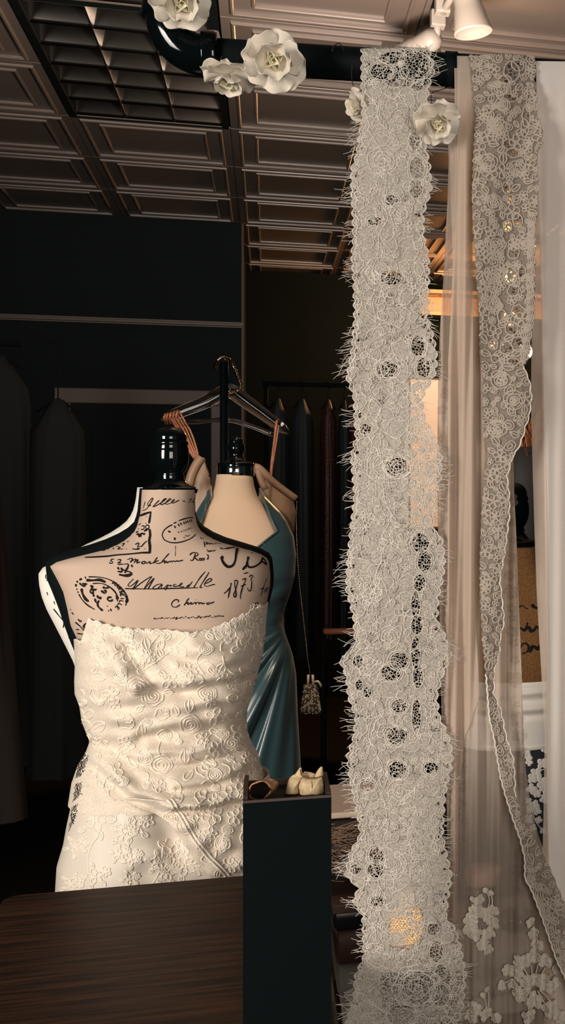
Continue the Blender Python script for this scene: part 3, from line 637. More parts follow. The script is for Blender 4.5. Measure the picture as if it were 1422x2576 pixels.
b = MB(); b.box((-.31, .99, TZ-.10), (.04, 1.81, TZ-.034)); b.build('apron', M['walnut'], tb)
bx0, bx1, by0, by1, bz = -.022, .0643, 1.25, 1.345, 1.136
bx = empty('tall_box', (.02, 1.3, TZ), 'tall narrow black box with an open tray top, standing on the walnut table', 'box')
t_ = .0045; zt = bz-.0005
b = MB(); b.box((bx0, by0, TZ+.001), (bx1, by0+t_, bz)); b.build('front_panel', mat('box_black', (.003, .0055, .006), .8, spec=.06), bx)
b = MB(); b.box((bx0, by0+t_, TZ+.001), (bx0+t_, by1, bz+.004)); b.build('side_panel', M['boxwood'], bx)
b = MB(); b.box((bx1-t_, by0+t_, TZ+.001), (bx1, by1, bz+.002)); b.build('side_panel', M['boxwood'], bx)
b = MB(); b.box((bx0+t_, by1-t_, TZ+.001), (bx1-t_, by1, bz-.002)); b.build('back_panel', M['boxwood'], bx)
b = MB(); b.box((bx0+t_, by0+t_, bz-.012), (bx1-t_, by1-t_, bz-.008)); b.build('tray_floor', M['black'], bx)
b = MB(); b.box((bx0, by0-.001, bz-.0022), (bx1, by0+.0005, bz+.0004)); b.build('front_rim', mat('rim_wood', (.05, .028, .018), .5), bx)
zf = bz-.008
# bronze shell-like ring
gold = mat('bronzed_shell', (.30, .15, .07), .3, metal=.55, bump=(220, .5, 'noise', (1, 1, 1)))
c = pY(657, 1990, 1.285); c[2] = zf
sh = empty('bronze_shell', c, 'bronze brown shell ornament with a round open mouth, in the tall black box', 'ornament')
kk = 1.285/1.04/F
n, mm = 20, 12; V = []
for i in range(mm):
    t = i/(mm-1)
    for k_ in range(n):
        a = 2*math.pi*k_/n; lob = 1+.10*math.cos(2*a-.9)+.05*math.cos(5*a+t*3); r = (23-13*t**1.6)*kk*lob*1.06
        V.append((r*math.cos(a)*1.05+18*kk*t, 52*kk*t-.004, max(r*math.sin(a)+24*kk+7*kk*t*(1-t), .0005)))
V = [np.array(c)+RT*v[0]+FW*v[1]+UP*v[2] for v in V]
Fc = grid_faces(mm, n, True)+[tuple(range((mm-1)*n, mm*n))]
o = so = mesh('shell_body', V, Fc, gold, sh); m_ = o.modifiers.new('t', 'SOLIDIFY'); m_.thickness = .0012
Vi = []
for i in range(8):
    R_ = np.array(V[i*n:(i+1)*n]); Vi += list(R_.mean(0)+(R_-R_.mean(0))*(.91-.04*i)-FW*(.0006 if i == 0 else 0))
mesh('shell_hollow_shade', Vi, grid_faces(8, n, True)+[tuple(range(7*n, 8*n))], mat('shell_mouth_shade', (.012, .006, .004), .8, spec=.1), so)  # inner skin coloured near black to paint the shade inside the mouth
b = MB(); P = [np.array(V[k_])-FW*.0003 for k_ in range(n)]; Vt, Ft = tube(P, .0011, 6, closed=True); b.add(Vt, Ft).build('shell_lip', gold, so, True)
# cream two-lobed leather ornament
lea = mat('cream_leather', (.60, .45, .27), .6, bump=(260, .25, 'noise', (1, 1, 1)), col2=(.50, .35, .18))
c = pY(768, 1990, 1.29); c[2] = zf
cr = empty('leather_bootie', c, 'small cream leather bootie with two pointed tabs, in the tall black box', 'ornament')
def px3(x, y): return pd(x, y, 1.29/1.03)
def cushion(nm, P, T, parent, dy=0, step=1.6, sig=7.0, mt=lea):
    """soft leather piece: an outline puffed to a rounded thickness on both sides"""
    P = smooth_line(P, 2, True); n = len(P); rings = 6; V = []; c0 = P.mean(0)
    cen = np.array([P[:, 0].mean(), P[:, 1].max()*.5+P[:, 1].mean()*.5])
    for side in (-1, 1):
        for i in range(rings):
            t = i/rings; Q = P+(cen-P)*t; h = T*math.sin(math.acos(1-t)) if side < 0 else T*.6*math.sin(math.acos(1-t))
            for x, y in Q: p = px3(x, y)+FW*(dy+side*h); V.append(np.array([p[0], p[1], max(p[2], zf+.0004)]))
        p = px3(*cen)+FW*(dy+side*T*(1 if side < 0 else .6)); V.append(p)
    N_ = rings*n+1; Fc = []
    for s_ in (0, 1):
        F1 = []
        for i in range(rings-1):
            for k_ in range(n): k2 = (k_+1) % n; F1.append((s_*N_+i*n+k_, s_*N_+i*n+k2, s_*N_+(i+1)*n+k2, s_*N_+(i+1)*n+k_))
        for k_ in range(n): F1.append((s_*N_+(rings-1)*n+k_, s_*N_+(rings-1)*n+(k_+1) % n, s_*N_+N_-1))
        Fc += F1
    for k_ in range(n): k2 = (k_+1) % n; Fc.append((k_, k2, N_+k2, N_+k_))
    return mesh(nm, V, Fc, mt, parent)
kx = lambda L: [(600+a/5.688, 1920+b_/5.688) for a, b_ in L]
bd_ = cushion('body_lobe', kx([(862,330),(872,380),(890,460),(985,462),(1085,452),(1212,432),(1218,330),(1204,240),(1192,190),(1140,212),(1080,216),(1000,216),(935,204),(900,230),(875,280)]), .0085, cr, 0)
cushion('toe_lobe', kx([(668,462),(666,380),(690,290),(725,215),(790,170),(850,180),(900,215),(870,280),(858,340),(856,450),(760,470)]), .0075, cr, .003)
cushion('pointed_tab', kx([(790,190),(835,115),(868,74),(890,84),(905,150),(936,195),(900,240),(850,230)]), .0028, cr, .004)
cushion('pointed_tab', kx([(1084,214),(1098,150),(1140,86),(1175,60),(1196,84),(1196,190),(1140,222)]), .0028, cr, .004)
cushion('collar_back', kx([(900,160),(960,158),(1020,172),(1084,198),(1086,240),(900,235)]), .002, cr, .011)
b = MB(); b.tube([px3(600+a/5.688, 1920+b_/5.688)-FW*.0012 for a, b_ in ((893,90),(905,150),(935,196),(1000,212),(1085,212),(1150,200),(1192,184))], .0007, 6); b.build('collar_piping', mat('piping_brown', (.14, .075, .035), .6), bd_, True)
b = MB(); b.tube([px3(600+a/5.688, 1920+b_/5.688)-FW*.0078 for a, b_ in ((1080,235),(1082,330),(1078,430))], .0003, 4); b.build('seam', M['ink'], bd_, True)

# ================================================================== TEAL GOWN ON THE CREAM FORM
f2tab = [(1194, 545, 636, .042), (1222, 541, 640, .042), (1248, 534, 648, .044), (1268, 520, 664, .05), (1288, 506, 684, .058), (1310, 498, 706, .064), (1340, 490, 724, .072), (1400, 484, 736, .09), (1450, 486, 736, .10), (1500, 498, 722, .095), (1560, 516, 704, .085), (1600, 508, 712, .088), (1650, 490, 730, .1), (1750, 480, 740, .11), (1900, 474, 744, .112), (2000, 470, 750, .115)]
L2 = Loft(592, 3.0, f2tab, 2.2)
form2 = empty('dress_form', L2.o, 'plain cream linen dress form with a chrome neck band, wearing the teal gown', 'dress form')
L2.surf('body', 1194, 1990, 60, M['linen'], form2, cols=40)
finial(form2, 594, 3.0, 1098, 1178, 47, M['gloss'], [(.02, 0), (.98, 0), (1, .06), (1, .14), (.96, .18), (.6, .22), (.45, .3), (.36, .42), (.42, .5), (.5, .6), (.46, .72), (.36, .82), (.4, .88), (.3, .96), (.02, 1)])
o, rt, f, k, d = frame(594, 3.0); b = MB(); z0, z1 = CZ+(PY-1197)*d/F, CZ+(PY-1172)*d/F
b.lathe([(.02, z0), (46*k, z0), (47*k, z0+.002), (47*k, z1-.002), (46*k, z1), (.02, z1)], (o[0], o[1], 0), 40).build('chrome_band', M['chrome'], form2, True)
b = MB(); b.lathe([(.016, 0), (.016, L2.z(1990))], (o[0], o[1], 0), 16); b.lathe([(.02, 0), (.09, .002), (.09, .014), (.03, .03), (.02, .05)], (o[0], o[1], 0), 32); b.build('stand', M['gloss'], form2, True)
tg = [(1230, 530, 652, .046), (1250, 522, 664, .05), (1268, 510, 682, .056), (1288, 499, 702, .064), (1310, 491, 718, .072), (1350, 484, 737, .086), (1400, 480, 743, .098), (1450, 482, 740, .106), (1500, 492, 726, .102), (1540, 508, 712, .094), (1570, 512, 706, .092), (1600, 504, 716, .096), (1650, 488, 734, .108), (1700, 479, 743, .115), (1800, 476, 747, .12), (1950, 470, 756, .125), (2200, 448, 778, .13), (2700, 420, 800, .135)]
LT = Loft(592, 3.0, tg, 2.2)
tgown = empty('teal_gown', LT.o, 'teal satin halter gown with gathered diagonal folds on the plain cream form', 'dress')
bare = [(520, 1180), (650, 1180), (650, 1236), (676, 1300), (692, 1336), (660, 1360), (632, 1384), (606, 1402), (580, 1386), (540, 1360), (504, 1336), (520, 1290), (536, 1248)]
def tdisp(px, py, a):
    ang = np.arctan2(px-742, py-1560); r = np.hypot(px-742, py-1560); m_ = np.clip((py-1560)/60, 0, 1)
    d = m_*(.007*np.sin(ang*23+.0022*r)+.006*np.sin(ang*13+2)+.0035*np.sin(ang*41+1))*np.clip(r/120, .3, 1.6)
    d = np.maximum(d+.008*m_, -.001)
    return d+.0035*np.sin((py+.5*px)*.11)*np.clip((1600-py)/120, 0, 1)*np.clip((py-1420)/60, 0, 1)
og = LT.surf('gown_body', 1230, LT.py(.04), 460, M['teal'], tgown, cols=260, off=.004, disp=tdisp, cap=False, keep=lambda x, y, a: ~(inpoly(x, y, bare) & (np.sin(a) > -.2)) & ~((np.sin(a) < -.1) & (y < 1440)))
m_ = og.modifiers.new('t', 'SOLIDIFY'); m_.thickness = .0025
for P in ([(530, 1236), (522, 1285), (504, 1336), (540, 1360), (580, 1386), (606, 1402)], [(650, 1236), (676, 1300), (692, 1336), (660, 1360), (632, 1384), (606, 1402)]):
    Q = np.vstack([resample(P[:3], 4), resample(P[2:], 4)[1:]]); b = MB(); b.tube(LT.at(Q[:, 0], Q[:, 1], .0055), .0026, 8); b.build('neckline_binding', M['teal'], tgown, True)
# ---- stand post, clear hanger and beige satin garment behind
o, rt, f, k, d = frame(564, 3.17)
ps = empty('valet_stand', o, 'slim black upright stand post carrying the clear hanger behind the cream form', 'stand')
zt_ = CZ+(PY-903)*d/F; b = MB(); b.lathe([(.02, 0), (.07, .001), (.07, .012), (.02, .02), (.0105, .03), (.0105, zt_-.01), (.009, zt_), (.002, zt_+.002)], (o[0], o[1], 0), 20); b.build('post', M['gloss'], ps, True)
P = [o+rt*0+f*(-.0)+UP*(zt_-.02), o+f*.03+UP*(zt_-.022), o+f*.055+UP*(zt_-.026), o+f*.06+UP*(zt_-.005)]
b = MB(); b.tube(smooth_line(P, .006), .005, 8); b.build('peg', M['gloss'], ps, True)
YH = 3.23
hg = empty('clothes_hanger', pY(572, 985, YH), 'clear acrylic clothes hanger with a ribbed metal hook on the black stand post', 'hanger')
q = lambda x, y, Y=YH, dy=0: pY(x, y, Y+dy)
arm = smooth_line([q(407,1060), q(425,1048), q(470,1030), q(520,1010), q(560,988), q(582,984), q(610,1004), q(660,1040), q(705,1074), q(728,1092)], .012)
tp = np.interp(np.arange(len(arm)), [0, 2, len(arm)*.45, len(arm)*.55, len(arm)-3, len(arm)-1], [.006, .014, .019, .019, .014, .006]); b = MB(); b.tube(arm, tp, 12, True, UP); b.build('hanger_arm', M['acrylic'], hg, True)
b = MB(); b.tube(smooth_line([q(440,1062), q(500,1062), q(572,1056), q(640,1075), q(695,1098)], .02), .006, 8); b.build('trouser_bar', M['acrylic'], hg, True)
hk = smooth_line([q(575,990), q(598,985), q(607,972), q(597,945), q(586,918), q(573,903, YH, -.012), q(556,901, YH, -.03), q(545,912, YH, -.02), q(541,926)], .003)
b = MB(); n = len(hk); b.tube(hk, .0046+.0016*np.sin(np.arange(n)*2.1), 10); b.build('hook', mat('ribbed_brass', (.55, .40, .24), .15, metal=1), hg, True)
gtab3 = [(1150, 494, 640, .04), (1200, 474, 690, .05), (1250, 462, 738, .06), (1290, 458, 747, .065), (1340, 462, 742, .07), (1400, 476, 728, .075), (1500, 488, 712, .075), (1700, 480, 725, .075), (2100, 470, 735, .08), (2700, 450, 755, .08)]
L3 = Loft(600, 3.32, gtab3, 2.0)
sg = empty('satin_dress', L3.o, 'beige satin dress with copper straps hung from the clear hanger', 'dress')
cut = [(545, 1100), (530, 1182), (548, 1262), (640, 1262), (652, 1215), (640, 1172), (648, 1100)]
o = L3.surf('dress_body', 1152, L3.py(.06), 260, M['beige_satin'], sg, cols=190, disp=lambda x, y, a: .006*np.sin(x*.07+y*.02), cap=False, keep=lambda x, y, a: ~inpoly(x, y, [(505,1120),(528,1190),(548,1290),(640,1290),(655,1216),(645,1176),(680,1205),(760,1262),(760,1000),(400,1000),(400,1205),(476,1190)]) )
m_ = o.modifiers.new('t', 'SOLIDIFY'); m_.thickness = .002
b = MB(); b.tube(smooth_line([q(640,1174,3.2), q(655,1180,3.2), q(690,1215,3.2), q(745,1256,3.2)], .01), .010, 10); b.tube(smooth_line([q(648,1180,3.2), q(658,1210,3.2), q(668,1232,3.2)], .01), .009, 8); b.build('draped_shoulder', M['beige_satin'], sg, True)
b = MB(); b.tube(smooth_line([q(508,1150,3.2), q(494,1170,3.2), q(482,1196,3.2), q(476,1222,3.2)], .01), .012, 10); b.build('draped_shoulder', M['beige_satin'], sg, True)
def strap(P, w_, nm='strap'):
    P = smooth_line(P, .008); b = MB(); s_ = RT*w_/2; n = len(P)
    b.add(np.vstack([P-s_, P+s_]), [(i, i+1, n+i+1, n+i) for i in range(n-1)]); o = b.build(nm, M['copper'], sg, True); m_ = o.modifiers.new('t', 'SOLIDIFY'); m_.thickness = .0012
for dx, w_ in ((0, .005), (6, .005), (14, .006), (22, .004), (30, .005)):
    strap([q(418+dx,1068, YH, .02), q(414+dx,1052, YH, -.022), q(418+dx,1040-dx*.3, YH, -.022), q(432+dx,1056, YH, -.02), q(452+dx,1092, YH, -.01), q(474+dx*.7,1132, 3.21), q(490+dx*.3,1156, 3.21)], w_)
strap([q(697,1062, YH, .02), q(696,1060, YH, -.022), q(690,1110, YH, -.02), q(684,1160, YH, -.012), q(680,1205, 3.2)], .006)
strap([q(701,1070, YH, -.022), q(694,1120, YH, -.02), q(686,1170, YH, -.012), q(682,1208, 3.2)], .004)
# ---- beaded evening bag on a long chain
bead = mat('silver_beads', (.95, .82, .66), .2, metal=.2)
bg = empty('evening_bag', pY(782, 1795, 3.1), 'small silver beaded evening bag on a long chain beside the teal gown', 'bag')
qb = lambda x, y, dy=0: pY(x, y, 3.1+dy); kb = 3.1/1.04/F
V = []; rows = [(1722,16,.012),(1728,17,.016),(1745,19,.02),(1765,22,.022),(1782,25,.02),(1792,25,.016),(1797,22,.008)]
for y, h, dpt in rows:
    cx = 782+(y-1722)*.02
    for k_ in range(24):
        a = 2*math.pi*k_/24; V.append(qb(cx, y)+RT*h*kb*math.cos(a)+FW*dpt*math.sin(a))
bgb = mesh('bag_body', V, grid_faces(7, 24, True)+[tuple(range(24)), tuple(range(144, 168))], mat('bag_cloth', (.16, .13, .10), .5), bg)
b = MB(); bk2 = MB(); ico = [(0,0,1)]+[(math.cos(a)*.9, math.sin(a)*.9, .3) for a in np.arange(6)*1.047]+[(math.cos(a+.5)*.9, math.sin(a+.5)*.9, -.4) for a in np.arange(6)*1.047]
icf = [(0,1+i,1+(i+1)%6) for i in range(6)]+[(1+i,7+i,1+(i+1)%6) for i in range(6)]+[(7+i,7+(i+1)%6,1+(i+1)%6) for i in range(6)]
ry = [r_[0] for r_ in rows]
for i, y in enumerate(np.arange(1724, 1796, 3.6)):
    h = np.interp(y, ry, [r_[1] for r_ in rows]); dp = np.interp(y, ry, [r_[2] for r_ in rows])
    for t in np.linspace(.08, math.pi-.08, 15):
        t += (i % 2)*.1; p = qb(782+(y-1722)*.02, y)+RT*h*kb*math.cos(t)-FW*dp*math.sin(t); (b if rng.random() < .45 else bk2).add(np.array(ico)*.0020+p, icf)
b.build('beadwork', bead, bgb, True, kind='stuff'); bk2.build('beadwork', mat('bronze_beads', (.13, .095, .065), .2, metal=.5), bgb, True, kind='stuff')
b = MB(); b.tube([qb(775,1724,-.01), qb(776,1697,-.006)], .0034, 8); b.tube([qb(788,1724,-.01), qb(787,1697,-.006)], .0034, 8); b.build('clasp', bead, bg, True)
b = MB(); b.tube(smooth_line([qb(792,1716,-.008), qb(800,1714,-.012), qb(806,1722,-.012), qb(808,1728,-.01)], .004), .0032, 8); b.build('tassel', bead, bg, True)
ch = smooth_line([q(747,1262,3.19), q(746,1330,3.17), q(752,1450,3.13), q(764,1560,3.11), q(775,1660,3.1), q(781,1697,3.1)], .006); b = MB()
for i, p in enumerate(ch): b.add(np.array(ico)*.0020+p, icf)
b.tube(ch, .0008, 4); b.build('chain', mat('chain', (.35, .28, .22), .3, metal=1), bg, True)

# ================================================================== JUTE FORM AT RIGHT
f3 = [(1362, 1216, 1352, .05), (1395, 1212, 1356, .05), (1425, 1204, 1366, .055), (1450, 1180, 1396, .06), (1475, 1130, 1440, .07), (1510, 1112, 1456, .085), (1580, 1122, 1448, .11), (1660, 1136, 1436, .125), (1760, 1150, 1420, .11), (1860, 1164, 1406, .10), (1960, 1130, 1440, .12), (2150, 1100, 1470, .135)]
LJ = Loft(1284, 2.62, f3, 2.3)
jute = mat('jute_cloth', (.26, .125, .04), .8, spec=.2, bump=(700, .7, 'noise', (1, 1, .35)), dist=.001, col2=(.11, .05, .02))
form3 = empty('dress_form', LJ.o, 'golden brown jute dress form with black lettering beside the white curtain', 'dress form')
jb = LJ.surf('body', 1362, 2140, 70, jute, form3, cols=48)
finial(form3, 1284, 2.62, 1214, 1374, 70, M['gloss'], FIN)
o, rt, f, k, d = frame(1284, 2.62); b = MB(); b.lathe([(.016, 0), (.016, LJ.z(2130))], (o[0], o[1], 0), 16); b.lathe([(.02, 0), (.17, .002), (.17, .014), (.03, .03), (.02, .05)], (o[0], o[1], 0), 32); b.build('stand', M['black'], form3, True)
bvj = bvh_of(jb)
J_ = []
for P, w_ in (([(1300,1534),(1308,1526),(1316,1524),(1322,1530),(1330,1532)],2.5), ([(1338,1520),(1345,1528),(1358,1530)],8), ([(1300,1585),(1310,1580),(1320,1586),(1328,1566)],5), ([(1318,1588),(1330,1578),(1336,1588),(1345,1584),(1350,1576),(1360,1584),(1368,1580)],7), ([(1308,1634),(1314,1622),(1322,1618),(1330,1626),(1326,1640),(1314,1644)],4), ([(1330,1640),(1342,1626),(1352,1632),(1362,1624)],9)): J_.append((smooth_line(P, 2), w_))
for J1 in (J_[:2], J_[2:4], J_[4:]): ribbons('lettering_print', bvj, J1, M['ink'], form3, LJ.k)
jd = [(1692, 1134, 1436, .132), (1700, 1133, 1437, .134), (1760, 1146, 1424, .122), (1860, 1160, 1410, .108), (1880, 1156, 1414, .11), (1960, 1126, 1444, .13), (2100, 1104, 1466, .145), (2300, 1090, 1480, .155), (3070, 1020, 1550, .20)]
LD = Loft(1284, 2.62, jd, 2.3)
bd = empty('satin_gown', LD.o, 'white satin and black lace gown on the golden brown jute form', 'dress')
ws = mat('white_satin', (.80, .74, .66), .35, sheen=.2)
LD.surf('bodice', 1693, 1862, 60, ws, bd, cols=60, off=.004, cap=False, disp=lambda x, y, a: .007*np.exp(-((y-1722+.05*x-64)/9)**2)+.009*np.exp(-((y-1760)/11)**2)-.004*np.exp(-((y-1738)/9)**2)-.006*np.exp(-((y-1775)/10)**2)+.003*np.exp(-((y-1856)/4)**2))
LD.surf('skirt', 1856, LD.py(.04), 60, mat('black_tulle', (.014, .016, .02), .7), bd, cols=60, off=.001, cap=False)
bvd = bvh_of(bd.children[1]); fl = []
for x, y, r in ((1330,1876,10),(1345,1874,9),(1372,1885,10),(1325,1892,9),(1330,1905,10),(1332,1918,9),(1365,1920,14),(1350,1945,15),(1340,1958,13),(1365,1968,16),(1372,1985,14),(1338,1985,14),(1352,1996,11),(1370,2010,12),(1345,2025,13),(1335,2035,11),(1352,2040,11),(1330,2060,12),(1356,2062,9),(1342,2082,9),(1366,2090,8),(1330,2015,9)):
    fl += petals(x, y, r, 4, rng.random()*6, .5)
for p, q_ in (((1340,2040),(1366,2088)),((1340,2030),(1332,2070)),((1350,1990),(1372,2000)),((1372,1935),(1352,1960))): fl += vine(p, q_, .2)
b = MB()
for P, closed in fl:
    if not closed: continue
    R_ = on_surface(bvd, P, 2.2, .0012, False)
    for Q, N in R_:
        if len(Q) > 4: b.add(np.vstack([Q, Q.mean(0)+N.mean(0)*.0015]), [(i, (i+1) % len(Q), len(Q)) for i in range(len(Q))])
b.build('lace_petals', mat('white_lace', (.66, .61, .54), .6), bd, True, kind='stuff')
cords('lace_outline', bvd, fl, .0011, mat('white_cord', (.86, .82, .76), .6), bd, 2.4)

# ================================================================== DARK GARMENTS AT LEFT, BACK RACK
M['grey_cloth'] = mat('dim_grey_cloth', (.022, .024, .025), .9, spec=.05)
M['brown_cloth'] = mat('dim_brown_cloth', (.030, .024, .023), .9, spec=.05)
rk = empty('garment_rail', pY(-60, 930, 5.2)*np.array([1, 1, 0]), 'black clothes rail along the dark wall at left', 'rail')
def rail(root, x0, x1, y, z, m_, r=.014, posts=None):
    b = MB(); b.tube([(x0, y, z), ((x0+x1)/2, y, z), (x1, y, z)], r, 10); b.build('bar', m_, root, True)
    for x in posts or (x0+.02, x1-.02):
        b = MB(); b.tube([(x, y, 0), (x, y, z)], r, 10); b.lathe([(.02, 0), (.09, .002), (.09, .012), (.02, .02)], (x, y, 0), 16); b.build('post', m_, root, True)
zl = 2.02
rail(rk, -2.6, -.93, 5.2, zl, M['black'], .014, (-2.5, -1.4))
def hung(name, x, y, ztop, zbot, w0, w1, mt, label, cat='dress', group=None, zrail=None, dep=.09, rot=0, seed=0):
    t = empty(name, (x, y, zbot), label, cat, group); R_, C_ = 26, 36; V = []; cr_, sr_ = math.cos(rot), math.sin(rot)
    for i in range(R_):
        s_ = i/(R_-1); z = ztop+(zbot-ztop)*s_
        sh_ = min(1, .22+s_*9); h = (w0+(w1-w0)*s_)*.5*(sh_ if s_ < .1 else 1)
        for k_ in range(C_):
            a = 2*math.pi*k_/C_; rr = 1+.10*s_*math.sin(7*a+seed+2*s_)+.05*math.sin(12*a+seed*2); lx, ly = h*rr*math.cos(a), dep*(.35+.65*min(1, s_*3))*rr*math.sin(a)
            V.append((x+lx*cr_-ly*sr_, y+lx*sr_+ly*cr_, z))
    mesh('garment_body', V, grid_faces(R_, C_, True)+[tuple(range(C_))[::-1]], mt, t)
    zr_ = zrail or ztop+.06; b = MB()
    b.tube(smooth_line([(x, y, ztop+.002), (x, y, zr_-.03), (x+.012*cr_, y+.012*sr_, zr_-.005), (x, y, zr_+.018), (x-.022*cr_, y-.022*sr_, zr_+.008)], .01), .0025, 6)
    b.tube([(x-w0*.42*cr_, y-w0*.42*sr_, ztop-.05), (x, y, ztop+.004), (x+w0*.42*cr_, y+w0*.42*sr_, ztop-.05)], .006, 6); b.build('hanger', M['black'], t, True)
    return t
p1 = pY(30, 1100, 5.2); p2 = pY(105, 1150, 5.2); p3 = pY(-40, 1150, 5.2)
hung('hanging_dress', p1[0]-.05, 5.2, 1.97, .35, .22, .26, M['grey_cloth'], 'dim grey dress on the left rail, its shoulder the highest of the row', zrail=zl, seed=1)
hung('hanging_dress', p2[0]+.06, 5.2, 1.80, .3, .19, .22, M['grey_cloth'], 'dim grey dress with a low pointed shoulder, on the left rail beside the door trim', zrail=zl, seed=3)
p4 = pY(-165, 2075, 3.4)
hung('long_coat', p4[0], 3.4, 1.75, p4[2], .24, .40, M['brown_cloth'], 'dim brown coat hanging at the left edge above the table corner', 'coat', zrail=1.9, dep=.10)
rk2 = empty('garment_rail', (p4[0], 3.4, 0), 'short black rail carrying the dim brown coat at the left edge', 'rail'); rail(rk2, p4[0]-.5, p4[0]+.05, 3.4, 1.9, M['black'])
# back rack of dark red gowns
M['maroon'] = mat('dark_red_sequin', (.030, .013, .013), .5, bump=(90, .8, 'voronoi', (1, 1, 1)), col2=(.075, .026, .018))
M['maroon2'] = mat('rust_velvet', (.13, .038, .025), .6, bump=(60, .8, 'noise', (1, 1, 1)), col2=(.05, .018, .014))
M['navy'] = mat('black_velvet', (.016, .026, .030), .7)
pr = pY(880, 950, 6.6); rk3 = empty('garment_rail', (pr[0], 6.6, 0), 'long black rail of evening gowns along the back of the shop', 'rail'); zz = 2.0
xa, xb = pY(660, 900, 6.6)[0], pY(1120, 900, 6.6)[0]; rail(rk3, xa, xb, 6.6, zz, M['black'], .012)
for i, (px_, w_, mt, lab) in enumerate(((700, .16, 'navy', 'black velvet gown at the left end of the back rail'), (760, .17, 'navy', 'second black velvet gown from the left on the back rail'), (826, .13, 'maroon', 'dark red sequined gown on the back rail between black gowns'), (866, .09, 'navy', 'narrow black gown on the back rail beside the rust gown'), (905, .16, 'maroon2', 'rust velvet gown on the back rail half hidden by the lace trim'), (1000, .2, 'maroon', 'dark red sequined gown on the back rail seen through the lace trim'), (1080, .16, 'navy', 'black velvet gown at the right end of the back rail'))):
    x = pY(px_, 1000, 6.6)[0]; hung('evening_gown', x, 6.6, 1.92, .45+.1*(i % 3), w_*.68, w_*.70, M[mt], lab, zrail=zz, dep=.16, seed=i*1.7)
# copper side rail
a_, b_ = pY(814, 1589, 5.6), pY(960, 1585, 5.6)
cpr = empty('copper_bench', (float(a_[0]+b_[0])/2, 5.6, 0), 'low copper coloured stool rail showing left of the lace trim', 'stool'); b = MB(); b.tube([a_, (a_+b_)/2, b_], .014, 10); b.build('rail', mat('copper_rail', (.45, .16, .07), .4), cpr, True)
for p in (a_, b_):
    b = MB(); b.tube([p*np.array([1, 1, 0]), p], .012, 8); b.build('leg', M['black'], cpr, True)

# ================================================================== WARM LAMPS AT THE BACK
warm = (1.0, .47, .17)
M['glow'] = mat('lamp_glass', (.9, .8, .65), .4, emit=((1, .74, .44), 7.0))
M['paper'] = mat('lantern_paper', (.75, .55, .40), .8, emit=((1, .54, .29), .6))
cc = pY(1255, 800, 7.5)
cd = empty('chandelier', (cc[0], 7.5, CEIL), 'warm glowing globe chandelier glimpsed through the crocheted lace', 'lamp')
b = MB(); b.tube([(cc[0], 7.5, CEIL-.002), (cc[0], 7.5, cc[2])], .008, 8); b.lathe([(.02, CEIL-.03), (.06, CEIL-.02), (.06, CEIL-.002), (.02, CEIL-.001)], (cc[0], 7.5, 0), 20); b.build('stem', M['black'], cd, True)
for i, (x, y) in enumerate(((1288, 700), (1236, 740), (1284, 800), (1250, 860), (1320, 885), (1262, 680))):
    g = pY(x, y, 7.5+.06*math.sin(i*2)); b = MB(); P = [(.012, .052)]+[(.052*math.sin(t), .052*math.cos(t)) for t in np.linspace(.25, math.pi-.01, 12)]; b.lathe(P, g, 20); b.build('globe', M['glow'], cd, True)
    b = MB(); b.tube(smooth_line([(cc[0], 7.5, cc[2]), ((cc[0]+g[0])/2, (7.5+g[1])/2, max(cc[2], g[2])+.05), tuple(g+np.array([0, 0, .05]))], .02), .005, 6); b.build('arm', M['black'], cd, True)
point('chandelier_light', (cc[0], 7.5, cc[2]+.22), 120, warm, .12)
# lit shelf on the back wall
s0, s1 = pY(1062, 740, 8.3), pY(1420, 740, 8.3); zA, zB, zC = [pY(1095, y, 8.3)[2] for y in (716, 728, 792)]
shf = empty('wall_shelf', (float(s0[0]+s1[0])/2, 8.4, zC), 'pale wooden wall shelf under a black rail, lit by the warm chandelier', 'shelf')
wd = mat('pale_shelf_wood', (.62, .40, .24), .5)
for nm, z0, z1, dy in (('shelf_board', zB-.03, zB-.004, .2), ('lower_board', zC, zC+.028, .16), ('back_board', zC+.028, zB-.03, .03)):
    b = MB(); b.box((s0[0], 8.47-dy, z0), (s1[0], 8.468, z1)); b.build(nm, wd, shf, bevel=.003)
b = MB(); b.tube([(s0[0], 8.2, zA-.016), (s1[0], 8.2, zA-.016)], .017, 10)
for x in np.linspace(s0[0]+.02, s1[0]-.05, 4): b.tube([(x, 8.2, zA-.016), (x, 8.468, zA-.016)], .01, 6)
b.build('rail', M['black'], shf, True)
# tall paper lantern
lp = empty('floor_lantern', pY(1068, 1330, 3.9)*np.array([1, 1, 0]), 'tall narrow paper floor lantern glowing peach behind the lace trim', 'lamp')
l0, l1 = pY(1030, 1325, 3.9), pY(1112, 956, 3.9); b = MB(); b.box((l0[0], 3.9, l0[2]), (l1[0], 3.9+.09, l1[2])); b.build('lamp_shade', M['paper'], lp)
b = MB()
for x in (l0[0]-.002, l1[0]-.004):
    for y in (3.897, 3.987): b.box((x, y, l0[2]-.008), (x+.006, y+.006, l1[2]+.006))
for z in (l0[2]-.008, l1[2]): b.box((l0[0]-.002, 3.897, z), (l1[0]+.002, 3.993, z+.006))
b.build('shade_frame', mat('lantern_frame', (.22, .10, .05), .5), lp)
b = MB(); xm = (l0[0]+l1[0])/2; b.box((xm-.015, 3.93, .02), (xm+.015, 3.96, l0[2]-.008)); b.box((xm-.09, 3.86, 0), (xm+.09, 4.03, .02)); b.build('base', M['black'], lp)
